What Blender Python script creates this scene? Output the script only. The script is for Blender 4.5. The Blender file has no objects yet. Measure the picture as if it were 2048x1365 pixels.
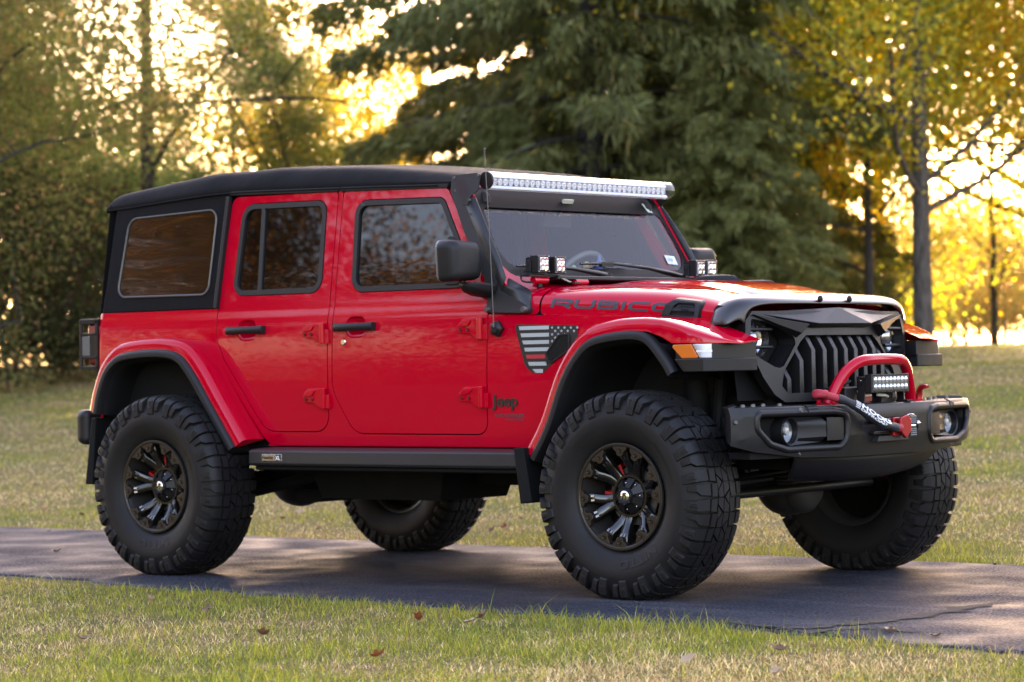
import bpy, bmesh, math, random
import numpy as np
from mathutils import Vector, Matrix, noise as mnoise
R = math.radians
scene = bpy.context.scene
COL = scene.collection

# ------------------------------------------------------------------ camera
CAM = (7.318, -10.406, 1.056)
cd = bpy.data.cameras.new('camera'); cam = bpy.data.objects.new('camera', cd); COL.objects.link(cam)
yaw, pit, rol = R(40.237), R(0.424), R(-1.121)
fw = Vector((-math.sin(yaw)*math.cos(pit), math.cos(yaw)*math.cos(pit), math.sin(pit)))
rt = fw.cross(Vector((0, 0, 1))).normalized(); up = rt.cross(fw)
r2 = math.cos(rol)*rt + math.sin(rol)*up; u2 = -math.sin(rol)*rt + math.cos(rol)*up
m = Matrix((r2, u2, -fw)).transposed().to_4x4(); m.translation = Vector(CAM); cam.matrix_world = m
cd.sensor_width = 36; cd.lens = 36*5414/2048; cd.clip_start = .1; cd.clip_end = 3000
cd.dof.use_dof = True; cd.dof.focus_distance = 11.4; cd.dof.aperture_fstop = 3.6
scene.camera = cam

# ------------------------------------------------------------------ sky, sun, exposure
SUN_EL, SUN_AZ = R(13), R(-33)            # azimuth measured from +Y towards +X
w = bpy.data.worlds.new('World'); scene.world = w; w.use_nodes = True
nt = w.node_tree; bg = nt.nodes['Background']
sky = nt.nodes.new('ShaderNodeTexSky'); sky.sky_type = 'NISHITA'; sky.sun_disc = False
sky.sun_elevation = SUN_EL; sky.sun_rotation = SUN_AZ
sky.air_density = 1.0; sky.dust_density = 2.5; sky.ozone_density = 1.0
nt.links.new(sky.outputs[0], bg.inputs[0]); bg.inputs[1].default_value = 0.15
sd = bpy.data.lights.new('sun', 'SUN'); sd.energy = 4.0; sd.angle = R(.53); sd.color = (1, .80, .52)
sun = bpy.data.objects.new('sun', sd); COL.objects.link(sun)
tosun = Vector((math.sin(SUN_AZ)*math.cos(SUN_EL), math.cos(SUN_AZ)*math.cos(SUN_EL), math.sin(SUN_EL)))
sun.rotation_euler = tosun.to_track_quat('Z', 'Y').to_euler(); sun.location = tosun*200
vs = scene.view_settings
vs.view_transform = 'Standard'; vs.look = 'None'; vs.gamma = 1; vs.use_curve_mapping = False; vs.exposure = 3.22
vs.use_white_balance = True; vs.white_balance_temperature = 7150; vs.white_balance_tint = 30
cy = scene.cycles
cy.use_denoising = True; cy.use_adaptive_sampling = False; cy.max_bounces = 8; cy.transparent_max_bounces = 24
cy.diffuse_bounces = 3; cy.glossy_bounces = 4; cy.transmission_bounces = 6
cy.sample_clamp_indirect = 6; cy.caustics_reflective = False; cy.caustics_refractive = False
scene.render.use_persistent_data = False

# ------------------------------------------------------------------ helpers: materials
def nodemat(name):
    M = bpy.data.materials.new(name); M.use_nodes = True
    n = M.node_tree.nodes; l = M.node_tree.links
    return M, n, l, n['Principled BSDF']
def pmat(name, col, rough=.5, metal=0., coat=0., coat_rough=.03, spec=.5, bump=None, var=0., trans=0., emit=None, alpha=1.):
    """plain principled surface with a little procedural variation of roughness / tone and optional fine bump"""
    M, n, l, b = nodemat(name)
    b.inputs['Base Color'].default_value = (*col, 1); b.inputs['Roughness'].default_value = rough
    b.inputs['Metallic'].default_value = metal; b.inputs['Coat Weight'].default_value = coat
    b.inputs['Coat Roughness'].default_value = coat_rough; b.inputs['Specular IOR Level'].default_value = spec
    b.inputs['Transmission Weight'].default_value = trans
    tc = n.new('ShaderNodeTexCoord')
    if var:
        nz = n.new('ShaderNodeTexNoise'); nz.inputs['Scale'].default_value = 6; nz.inputs['Detail'].default_value = 6
        l.new(tc.outputs['Object'], nz.inputs['Vector'])
        mr = n.new('ShaderNodeMapRange'); mr.inputs['From Min'].default_value = .3; mr.inputs['From Max'].default_value = .7
        mr.inputs['To Min'].default_value = max(0, rough-var); mr.inputs['To Max'].default_value = min(1, rough+var)
        l.new(nz.outputs[0], mr.inputs['Value']); l.new(mr.outputs[0], b.inputs['Roughness'])
        mx = n.new('ShaderNodeMix'); mx.data_type = 'RGBA'
        mx.inputs['A'].default_value = (*[c*.82 for c in col], 1); mx.inputs['B'].default_value = (*[min(1, c*1.18) for c in col], 1)
        l.new(nz.outputs[0], mx.inputs['Factor']); l.new(mx.outputs['Result'], b.inputs['Base Color'])
    if bump:
        nb = n.new('ShaderNodeTexNoise'); nb.inputs['Scale'].default_value = bump[0]; nb.inputs['Detail'].default_value = 4
        l.new(tc.outputs['Object'], nb.inputs['Vector'])
        bp = n.new('ShaderNodeBump'); bp.inputs['Strength'].default_value = bump[1]; bp.inputs['Distance'].default_value = bump[2]
        l.new(nb.outputs[0], bp.inputs['Height']); l.new(bp.outputs[0], b.inputs['Normal'])
    return M

# ------------------------------------------------------------------ helpers: meshes
def ident(a, b, c): return (a, b, c)
class MB:
    def __init__(s): s.v = []; s.f = []; s.mi = []
    def add(s, vs_, fs, mi=0):
        o = len(s.v); s.v += [tuple(p) for p in vs_]
        for f in fs: s.f.append([i+o for i in f]); s.mi.append(mi)
    def box(s, c, size, rot=None, mi=0, taper=1.):
        hx, hy, hz = [k/2 for k in size]; P = []
        for sz in (-1, 1):
            t = taper if sz > 0 else 1
            for sx, sy in ((-1, -1), (1, -1), (1, 1), (-1, 1)): P.append(Vector((sx*hx*t, sy*hy*t, sz*hz)))
        if rot is not None: P = [rot @ p for p in P]
        c = Vector(c)
        s.add([c+p for p in P], [(3, 2, 1, 0), (4, 5, 6, 7), (0, 1, 5, 4), (1, 2, 6, 5), (2, 3, 7, 6), (3, 0, 4, 7)], mi)
    def prism(s, poly, c0, c1, mp=ident, mi=0):
        n = len(poly)
        s.add([mp(a, b, c0) for a, b in poly]+[mp(a, b, c1) for a, b in poly],
              [list(range(n))[::-1], list(range(n, 2*n))]+[(i, (i+1) % n, n+(i+1) % n, n+i) for i in range(n)], mi)
    def tube(s, path, r, n=10, mi=0, caps=True, closed=False, flat=1.):
        P = [Vector([float(q) for q in p]) for p in path]; k = len(P); rs = [float(q) for q in r] if hasattr(r, '__len__') else [float(r)]*k
        ref = None; rings = []
        for i in range(k):
            if closed: t = P[(i+1) % k]-P[i-1]
            else: t = P[min(i+1, k-1)]-P[max(i-1, 0)]
            t.normalize()
            if ref is None:
                ref = Vector((0, 0, 1)) if abs(t.z) < .9 else Vector((1, 0, 0))
            ref = (ref-t*ref.dot(t)).normalized(); bn = t.cross(ref)
            rings.append([P[i]+rs[i]*(math.cos(2*math.pi*j/n)*ref*flat+math.sin(2*math.pi*j/n)*bn) for j in range(n)])
        V = [p for q in rings for p in q]; F = []
        for i in range(k if closed else k-1):
            a, b = i*n, ((i+1) % k)*n
            for j in range(n): F.append((a+j, a+(j+1) % n, b+(j+1) % n, b+j))
        if caps and not closed: F += [list(range(n))[::-1], list(range((k-1)*n, k*n))]
        s.add(V, F, mi)
    def cyl(s, p0, p1, r, n=16, r1=None, mi=0): s.tube([p0, p1], [r, r if r1 is None else r1], n, mi)
    def lathe(s, prof, n, mp, mi=0, closed=False):
        """prof: (radius, height) pairs; mp(angle, radius, height) -> point"""
        k = len(prof); V = [mp(2*math.pi*j/n, r, h) for r, h in prof for j in range(n)]; F = []
        for i in range(k if closed else k-1):
            a, b = i*n, ((i+1) % k)*n
            for j in range(n): F.append((a+j, a+(j+1) % n, b+(j+1) % n, b+j))
        s.add(V, F, mi)
    def grid(s, rows, mi=0, closed=False):
        w_ = len(rows[0]); V = [p for r in rows for p in r]; F = []
        for i in range(len(rows)-1):
            for j in range(w_ if closed else w_-1):
                j1 = (j+1) % w_; F.append((i*w_+j, i*w_+j1, (i+1)*w_+j1, (i+1)*w_+j))
        s.add(V, F, mi)
    def sphere(s, c, r, n=12, k=8, mi=0, sc=(1, 1, 1)):
        rows = [[(c[0]+sc[0]*r*math.sin(math.pi*i/k)*math.cos(2*math.pi*j/n), c[1]+sc[1]*r*math.sin(math.pi*i/k)*math.sin(2*math.pi*j/n),
                  c[2]+sc[2]*r*math.cos(math.pi*i/k)) for j in range(n)] for i in range(k+1)]
        s.grid(rows, mi, True)
def finish(me, angle=35):
    me.polygons.foreach_set('use_smooth', [True]*len(me.polygons))
    if angle < 180: me.set_sharp_from_angle(angle=R(angle))
def link(name, me, parent=None):
    o = bpy.data.objects.new(name, me); COL.objects.link(o)
    if parent is not None:
        o.parent = parent; o.matrix_parent_inverse = WORLD_INV.get(parent.name, Matrix())
    return o
WORLD_INV = {}
def build(mb, name, mats, parent=None, angle=35, bevel=None, weld=1e-5, solid=None, subsurf=0, recalc=True):
    bm = bmesh.new(); V = [bm.verts.new(p) for p in mb.v]
    for f, mi in zip(mb.f, mb.mi):
        try: bf = bm.faces.new([V[i] for i in f]); bf.material_index = mi
        except ValueError: pass
    if weld: bmesh.ops.remove_doubles(bm, verts=bm.verts, dist=weld)
    if recalc: bmesh.ops.recalc_face_normals(bm, faces=bm.faces)
    return frombm(bm, name, mats, parent, angle, bevel, solid, subsurf)
def frombm(bm, name, mats, parent=None, angle=35, bevel=None, solid=None, subsurf=0):
    me = bpy.data.meshes.new(name); bm.to_mesh(me); bm.free()
    for M in (mats if isinstance(mats, (list, tuple)) else [mats]): me.materials.append(M)
    finish(me, angle)
    o = link(name, me, parent)
    if solid:
        q = o.modifiers.new('solid', 'SOLIDIFY'); q.thickness = solid; q.offset = -1
    if subsurf:
        q = o.modifiers.new('sub', 'SUBSURF'); q.levels = q.render_levels = subsurf
    if bevel:
        q = o.modifiers.new('bevel', 'BEVEL'); q.width = bevel[0]; q.segments = bevel[1]; q.limit_method = 'ANGLE'; q.angle_limit = R(bevel[2] if len(bevel) > 2 else 40)
        q.harden_normals = True; q.use_clamp_overlap = True
    return o
def empty(name, loc, parent=None):
    o = bpy.data.objects.new(name, None); COL.objects.link(o); o.location = loc; o.empty_display_size = .2
    if parent is not None: o.parent = parent
    WORLD_INV[o.name] = Matrix.Translation(-Vector(loc))
    return o
def tag(o, label=None, cat=None, group=None, kind=None):
    if label: o['label'] = label
    if cat: o['category'] = cat
    if group: o['group'] = group
    if kind: o['kind'] = kind
    return o
def roundp(pts, rad, seg=5):
    """fillet the corners of a closed 2-D polygon; rad scalar or list"""
    n = len(pts); out = []
    for i in range(n):
        p0, p, p1 = Vector(pts[i-1]), Vector(pts[i]), Vector(pts[(i+1) % n]); r = rad[i] if hasattr(rad, '__len__') else rad
        a = (p0-p); b = (p1-p); la, lb = a.length, b.length
        if r <= 0 or la < 1e-6 or lb < 1e-6: out.append(tuple(p)); continue
        a /= la; b /= lb; ang = math.acos(max(-1, min(1, a.dot(b))))
        if ang > R(176): out.append(tuple(p)); continue
        d = min(r/math.tan(ang/2), la*.48, lb*.48); r_ = d*math.tan(ang/2)
        q0 = p+a*d; q1 = p+b*d; c = p+(a+b).normalized()*(r_/math.sin(ang/2))
        a0 = math.atan2(q0.y-c.y, q0.x-c.x); a1 = math.atan2(q1.y-c.y, q1.x-c.x); da = (a1-a0+math.pi) % (2*math.pi)-math.pi
        out += [(c.x+r_*math.cos(a0+da*t/seg), c.y+r_*math.sin(a0+da*t/seg)) for t in range(seg+1)]
    return out
def offs(pts, d):
    """offset closed polygon: positive grows it"""
    n = len(pts); A = sum(pts[i][0]*pts[(i+1) % n][1]-pts[(i+1) % n][0]*pts[i][1] for i in range(n)); sg = 1 if A > 0 else -1; out = []
    for i in range(n):
        p0, p, p1 = Vector(pts[i-1]), Vector(pts[i]), Vector(pts[(i+1) % n]); e0 = (p-p0); e1 = (p1-p)
        if e0.length < 1e-7: e0 = e1
        if e1.length < 1e-7: e1 = e0
        e0.normalize(); e1.normalize(); n0 = Vector((e0.y, -e0.x))*sg; n1 = Vector((e1.y, -e1.x))*sg
        k = n0+n1; k = k/max(.3, k.length_squared/2); out.append(tuple(p+k*d))
    return out
def panel(outline, holes, mp, name, mat, parent, thick=.03, bevel=(.004, 2), cuts=(), cutsx=(), angle=35, flip=False):
    """sheet with holes: outline / holes in (a,b), mp(a,b)->xyz, cut at given b (and a) values so it can curve, then thickened inwards"""
    bm = bmesh.new(); ed = []
    for lp in [outline]+list(holes):
        vv = [bm.verts.new((a, b, 0)) for a, b in lp]
        ed += [bm.edges.new((vv[i], vv[(i+1) % len(vv)])) for i in range(len(vv))]
    bmesh.ops.triangle_fill(bm, use_beauty=True, use_dissolve=False, edges=ed, normal=(0, 0, 1))
    for k in cuts: bmesh.ops.bisect_plane(bm, geom=bm.verts[:]+bm.edges[:]+bm.faces[:], plane_co=(0, k, 0), plane_no=(0, 1, 0), dist=1e-5)
    for k in cutsx: bmesh.ops.bisect_plane(bm, geom=bm.verts[:]+bm.edges[:]+bm.faces[:], plane_co=(k, 0, 0), plane_no=(1, 0, 0), dist=1e-5)
    for v in bm.verts: v.co = mp(v.co.x, v.co.y)
    bm.normal_update()
    if flip: bmesh.ops.reverse_faces(bm, faces=bm.faces[:])
    return frombm(bm, name, mat, parent, angle, bevel if thick else None, thick)
def interp(x, xs, ys):
    return float(np.interp(x, xs, ys))
def smooth_path(pts, n):
    """Catmull-Rom through the points"""
    P = [Vector(p) for p in pts]; P = [P[0]*2-P[1]]+P+[P[-1]*2-P[-2]]; out = []; k = len(P)-3
    for i in range(n+1):
        t = i/n*k; j = min(int(t), k-1); u = t-j; a, b, c, d = P[j:j+4]
        out.append(.5*((2*b)+(c-a)*u+(2*a-5*b+4*c-d)*u*u+(3*b-a-3*c+d)*u**3))
    return out
def textgeo(txt, size=1., extrude=0., bold=0., align='LEFT', res=3, spacing=1.):
    c = bpy.data.curves.new('t', 'FONT'); c.body = txt; c.size = size; c.extrude = extrude; c.offset = bold; c.align_x = align
    c.resolution_u = res; c.space_character = spacing
    o = bpy.data.objects.new('t', c); COL.objects.link(o)
    dg = bpy.context.evaluated_depsgraph_get(); dg.update(); ev = o.evaluated_get(dg); me = ev.to_mesh()
    V = [tuple(v.co) for v in me.vertices]; F = [list(p.vertices) for p in me.polygons]
    ev.to_mesh_clear(); bpy.data.objects.remove(o); bpy.data.curves.remove(c)
    return V, F
# ================================================================== THE PLACE
def fbm(x, y, sc, seed=0., oct=3):
    """cheap value noise on numpy arrays, 0..1"""
    out = np.zeros_like(x); amp = 1; tot = 0; f = 1/sc
    for o in range(oct):
        X = x*f+seed*17.3+o*5.1; Y = y*f-seed*9.7+o*3.3; xi = np.floor(X); yi = np.floor(Y); u = X-xi; v = Y-yi; u = u*u*(3-2*u); v = v*v*(3-2*v)
        h = lambda a, b: np.modf(np.abs(np.sin(a*127.1+b*311.7+seed*7.7)*43758.5453))[0]
        out += amp*((h(xi, yi)*(1-u)+h(xi+1, yi)*u)*(1-v)+(h(xi, yi+1)*(1-u)+h(xi+1, yi+1)*u)*v); tot += amp; amp *= .5; f *= 2
    return out/tot
def road_far(x): return 1.42+.025*np.sin(x*.7)+.02*(x+2)*.2
def road_near(x): return -1.70-.105*x+.05*np.sin(x*.9+1)
def ground_z(x, y):
    x = np.asarray(x, float); y = np.asarray(y, float)
    d = np.clip(y-1.9, 0, 400); s_ = np.clip(d/27, 0, 1)
    z = 1.16*(.55*s_+.45*s_*s_*(3-2*s_))+.004*np.clip(d-27, 0, 200)
    return z-.012+.03*(fbm(x, y, 6, 2)-.5)*np.clip(d/6, 0, 1)
def wonky(name, mat, x, y):
    pass
# lawn sheet
def lawnmat():
    M, n, l, b = nodemat('lawn_soil_and_thatch')
    tc = n.new('ShaderNodeTexCoord')
    def nz(sc, det=5): q = n.new('ShaderNodeTexNoise'); q.inputs['Scale'].default_value = sc; q.inputs['Detail'].default_value = det; l.new(tc.outputs['Object'], q.inputs['Vector']); return q
    def ramp(src, cs):
        r = n.new('ShaderNodeValToRGB'); e = r.color_ramp.elements
        e[0].position, e[0].color = cs[0][0], (*cs[0][1], 1); e[1].position, e[1].color = cs[-1][0], (*cs[-1][1], 1)
        for p, c in cs[1:-1]: k = e.new(p); k.color = (*c, 1)
        l.new(src.outputs[0], r.inputs[0]); return r
    a = ramp(nz(.9), [(.35, (.19, .14, .065)), (.5, (.145, .125, .048)), (.62, (.085, .10, .028))])
    c = ramp(nz(38, 3), [(.3, (.35, .33, .3)), (.7, (1.35, 1.35, 1.3))])
    mx = n.new('ShaderNodeMix'); mx.data_type = 'RGBA'; mx.blend_type = 'MULTIPLY'; mx.inputs['Factor'].default_value = 1
    l.new(a.outputs[0], mx.inputs['A']); l.new(c.outputs[0], mx.inputs['B']); l.new(mx.outputs['Result'], b.inputs['Base Color'])
    b.inputs['Roughness'].default_value = .95; b.inputs['Specular IOR Level'].default_value = .1
    bp = n.new('ShaderNodeBump'); bp.inputs['Strength'].default_value = .9; bp.inputs['Distance'].default_value = .03
    l.new(nz(55, 3).outputs[0], bp.inputs['Height']); l.new(bp.outputs[0], b.inputs['Normal'])
    return M
gx_ = np.concatenate([np.linspace(-400, -45, 14), np.linspace(-42, 16, 59), np.linspace(20, 300, 14)])
gy_ = np.concatenate([np.linspace(-120, -16, 10), np.linspace(-14, 34, 65), np.linspace(38, 500, 18)])
X_, Y_ = np.meshgrid(gx_, gy_); Z_ = ground_z(X_, Y_)
mb = MB(); mb.grid([[(X_[i, j], Y_[i, j], Z_[i, j]) for j in range(len(gx_))] for i in range(len(gy_))])
lawn = build(mb, 'ground', lawnmat(), None, angle=180, recalc=False); tag(lawn, 'patchy tan and green autumn lawn on both sides of the driveway', 'lawn', kind='structure')

def asphalt():
    M, n, l, b = nodemat('asphalt')
    tc = n.new('ShaderNodeTexCoord')
    def nz(sc, det=5, mpv=None):
        q = n.new('ShaderNodeTexNoise'); q.inputs['Scale'].default_value = sc; q.inputs['Detail'].default_value = det
        if mpv: m_ = n.new('ShaderNodeMapping'); m_.inputs['Scale'].default_value = mpv; m_.inputs['Rotation'].default_value = (0, 0, .12); l.new(tc.outputs['Object'], m_.inputs['Vector']); l.new(m_.outputs[0], q.inputs['Vector'])
        else: l.new(tc.outputs['Object'], q.inputs['Vector'])
        return q
    def ramp(src, cs):
        r = n.new('ShaderNodeValToRGB'); e = r.color_ramp.elements
        e[0].position, e[0].color = cs[0][0], (*cs[0][1], 1); e[1].position, e[1].color = cs[-1][0], (*cs[-1][1], 1)
        for p, c in cs[1:-1]: k = e.new(p); k.color = (*c, 1)
        l.new(src.outputs[0], r.inputs[0]); return r
    def mul(a, c, mode='MULTIPLY', f=1):
        mx = n.new('ShaderNodeMix'); mx.data_type = 'RGBA'; mx.blend_type = mode; mx.inputs['Factor'].default_value = f
        l.new(a, mx.inputs['A']); l.new(c, mx.inputs['B']); return mx.outputs['Result']
    base = ramp(nz(.8), [(.3, (.0195, .0210, .0270)), (.7, (.0320, .0340, .0425))])
    fine = ramp(nz(75, 4), [(.40, (.28, .28, .28)), (.5, (.95, .95, .95)), (.61, (2.9, 2.85, 2.85))])
    scuff = ramp(nz(1.1, 8, (.5, 3.2, 1)), [(.52, (0, 0, 0)), (.75, (.036, .034, .034))])
    col = mul(base.outputs[0], fine.outputs[0]); col = mul(col, scuff.outputs[0], 'ADD')
    l.new(col, b.inputs['Base Color'])
    rg = n.new('ShaderNodeMapRange'); rg.inputs['From Min'].default_value = .35; rg.inputs['From Max'].default_value = .65; rg.inputs['To Min'].default_value = .42; rg.inputs['To Max'].default_value = .85; b.inputs['Specular IOR Level'].default_value = .06; l.new(nz(2.2).outputs[0], rg.inputs['Value']); l.new(rg.outputs[0], b.inputs['Roughness'])
    ad = n.new('ShaderNodeMath'); ad.operation = 'MULTIPLY_ADD'; ad.inputs[1].default_value = 3
    l.new(nz(30, 3).outputs[0], ad.inputs[0]); l.new(nz(300, 2).outputs[0], ad.inputs[2])
    bp = n.new('ShaderNodeBump'); bp.inputs['Strength'].default_value = .55; bp.inputs['Distance'].default_value = .004
    l.new(ad.outputs[0], bp.inputs['Height']); l.new(bp.outputs[0], b.inputs['Normal'])
    return M
ASPH = asphalt()
rows = []; rr = random.Random(5)
for x in list(np.arange(-70, -14, 2.5))+list(np.arange(-14, 7, .06))+list(np.arange(7, 40, 2.)):
    e = (.035*math.sin(x*5.3)+.03*math.sin(x*11.7+1)+rr.uniform(-.025, .025)) if -14 < x < 7 else 0
    f = .012*math.sin(x*6.1)+rr.uniform(-.008, .008) if -14 < x < 7 else 0
    yn, yf = float(road_near(x))+e, float(road_far(x))+f
    rows.append([(x, yn-.03, -.035), (x, yn, -.004), (x, yn+.04, .0), (x, -.8, .0), (x, 0, 0.0), (x, .8, .0), (x, yf-.03, .0), (x, yf, -.006), (x, yf+.02, -.03)])
mb = MB(); mb.grid(rows); road = build(mb, 'driveway', ASPH, None, angle=60, recalc=False); tag(road, 'dark asphalt driveway crossing between the two lawns', 'driveway', kind='structure')
# cracks: thin dark wandering strips just above the asphalt
CRK = pmat('crack_dark', (.006, .0055, .006), .95)
def crack(pts, w0, seed):
    rr = random.Random(seed); P_ = smooth_path([(a, b, .004) for a, b in pts], 60); L_ = []; R_ = []; k = len(P_)
    for i, p in enumerate(P_):
        t = (P_[min(i+1, k-1)]-P_[max(i-1, 0)]).normalized(); nn = Vector((-t.y, t.x, 0)); j = rr.uniform(-.012, .012)+.014*math.sin(i*.9+seed); w_ = w0*rr.uniform(.25, 1.25)*min(1, 4*(i+.5)/k, 5*(k-i-.5)/k)
        L_.append(p+nn*(j+w_/2)); R_.append(p+nn*(j-w_/2))
    mb.grid([L_, R_])
mb = MB()
crack([(1.17, -1.73), (1.39, -1.71), (1.46, -1.47), (1.5, -1.34), (1.53, -1.21), (1.54, -0.92), (1.5, -0.59), (1.57, -0.3)], .12, 2)
crack([(0.79, -1.54), (1.07, -1.67), (1.25, -1.71), (1.47, -1.82)], 0.04, 5)
crack([(1.51, -1.95), (1.53, -1.72), (1.63, -1.58), (1.77, -1.59), (1.93, -1.67)], 0.045, 8)
crack([(0.91, -1.91), (1.19, -1.93), (1.4, -1.86)], 0.025, 9)
crack([(-0.45, -0.09), (-0.11, -0.17), (0.13, -0.11)], 0.02, 6)
crack([(-3.0, -.9), (-2.4, -1.0), (-1.5, -1.15), (-.9, -1.0)], .016, 4)
crack([(-5.6, -.1), (-4.8, -.35), (-4.2, -.2)], .016, 14)
cr = build(mb, 'asphalt_crack', CRK, None, recalc=False); tag(cr, kind='structure', label='long dark crack running across the driveway asphalt', cat='crack')

# ------------------------------------------------------------------ numpy mesh helper with colours per vertex
def npmesh(name, V, F, Cc, mat, parent=None, smooth=False, ntri=4):
    me = bpy.data.meshes.new(name); nv, nf = len(V), len(F); k = F.shape[1]
    me.vertices.add(nv); me.vertices.foreach_set('co', V.astype(np.float32).ravel())
    me.loops.add(nf*k); me.loops.foreach_set('vertex_index', F.astype(np.int32).ravel())
    me.polygons.add(nf); me.polygons.foreach_set('loop_start', np.arange(0, nf*k, k, dtype=np.int32))
    if smooth: me.polygons.foreach_set('use_smooth', np.ones(nf, bool))
    me.update(calc_edges=True)
    if Cc is not None:
        at = me.color_attributes.new('Col', 'FLOAT_COLOR', 'POINT'); at.data.foreach_set('color', np.concatenate([Cc, np.ones((nv, 1))], 1).astype(np.float32).ravel())
    me.materials.append(mat); return link(name, me, parent)
def leafmat(name, trans=.45, rough=.6, tint=True):
    M, n, l, b = nodemat(name); out = [x for x in n if x.type == 'OUTPUT_MATERIAL'][0]
    at = n.new('ShaderNodeAttribute'); at.attribute_name = 'Col'; c = at.outputs['Color']
    if tint:
        oi = n.new('ShaderNodeObjectInfo'); mx = n.new('ShaderNodeMix'); mx.data_type = 'RGBA'; mx.blend_type = 'MULTIPLY'; mx.inputs['Factor'].default_value = 1
        l.new(c, mx.inputs['A']); l.new(oi.outputs['Color'], mx.inputs['B']); c = mx.outputs['Result']
    l.new(c, b.inputs['Base Color']); b.inputs['Roughness'].default_value = rough; b.inputs['Specular IOR Level'].default_value = .25
    t = n.new('ShaderNodeBsdfTranslucent'); hs = n.new('ShaderNodeHueSaturation'); hs.inputs['Value'].default_value = 1.5; hs.inputs['Saturation'].default_value = 1.1
    l.new(c, hs.inputs['Color']); l.new(hs.outputs[0], t.inputs[0])
    ms = n.new('ShaderNodeMixShader'); ms.inputs[0].default_value = trans; l.new(b.outputs[0], ms.inputs[1]); l.new(t.outputs[0], ms.inputs[2]); l.new(ms.outputs[0], out.inputs[0])
    return M
LEAF = leafmat('leaves', .56); NEEDLE = leafmat('needles', .22, .55); GRASS = leafmat('grass_blades', .35, .6, False)
def barkmat(name, c0, c1):
    M, n, l, b = nodemat(name); tc = n.new('ShaderNodeTexCoord'); mp_ = n.new('ShaderNodeMapping'); mp_.inputs['Scale'].default_value = (9, 9, 1.6)
    nz = n.new('ShaderNodeTexNoise'); nz.inputs['Scale'].default_value = 2.2; nz.inputs['Detail'].default_value = 6
    l.new(tc.outputs['Object'], mp_.inputs['Vector']); l.new(mp_.outputs[0], nz.inputs['Vector'])
    r = n.new('ShaderNodeValToRGB'); e = r.color_ramp.elements; e[0].position = .35; e[0].color = (*c0, 1); e[1].position = .7; e[1].color = (*c1, 1)
    l.new(nz.outputs[0], r.inputs[0]); l.new(r.outputs[0], b.inputs['Base Color']); b.inputs['Roughness'].default_value = .9
    bp = n.new('ShaderNodeBump'); bp.inputs['Strength'].default_value = 1; bp.inputs['Distance'].default_value = .04; l.new(nz.outputs[0], bp.inputs['Height']); l.new(bp.outputs[0], b.inputs['Normal'])
    return M
BARK = barkmat('bark', (.035, .027, .022), (.13, .105, .085)); BARKD = barkmat('dark_bark', (.018, .014, .012), (.06, .048, .040))

# ------------------------------------------------------------------ trees
def leaves(rng, P, size, asp, pal, pw, droop=0., jit=.18):
    """P: leaf positions; one folded diamond (two quads sharing the midrib -> here one quad) per leaf"""
    n = len(P); a = rng.normal(size=(n, 3)); a[:, 2] -= droop; a /= np.linalg.norm(a, axis=1)[:, None]
    r = rng.normal(size=(n, 3)); b = np.cross(a, r); b /= np.linalg.norm(b, axis=1)[:, None]
    s = size*rng.uniform(.65, 1.35, (n, 1)); L_ = a*s; W_ = b*s*asp
    nn = np.cross(a, b)*s*.12
    V = np.stack([P-L_*.5, P+W_*.5+nn, P+L_*.5, P-W_*.5+nn], 1).reshape(-1, 3); F = np.arange(4*n).reshape(n, 4)
    ci = rng.choice(len(pal), n, p=np.array(pw)/np.sum(pw)); C_ = np.array(pal)[ci]*rng.uniform(1-jit, 1+jit, (n, 1)); C_ = np.repeat(C_, 4, 0)
    return V, F, C_
def limbs(mb, rng, base, d, length, r, depth, tips, spread=.6, upb=.25):
    n = 5; p = Vector(base); d = Vector(d).normalized(); pts = [p.copy()]; rs = [r]
    for i in range(n):
        d = (d+Vector([float(q) for q in rng.normal(size=3)*.11])+Vector((0, 0, upb*.12))).normalized(); p = p+d*(length/n); pts.append(p.copy()); rs.append(r*(1-.55*(i+1)/n))
    mb.tube(pts, rs, 7 if depth > 1 else 5, caps=False)
    if depth <= 1: tips += pts[2:]
    if depth == 0: return
    k = 3 if depth > 2 else 4
    for j in range(k):
        i = 2+int(rng.integers(0, n-1)); i = min(i, n)
        ax = Vector([float(q) for q in rng.normal(size=3)]); ax = (ax-d*ax.dot(d)).normalized(); nd = (d*(1-spread*.5)+ax*spread+Vector((0, 0, upb*.4))).normalized()
        limbs(mb, rng, pts[i], nd, length*rng.uniform(.55, .78), rs[i]*.62, depth-1, tips, spread, upb)
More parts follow.
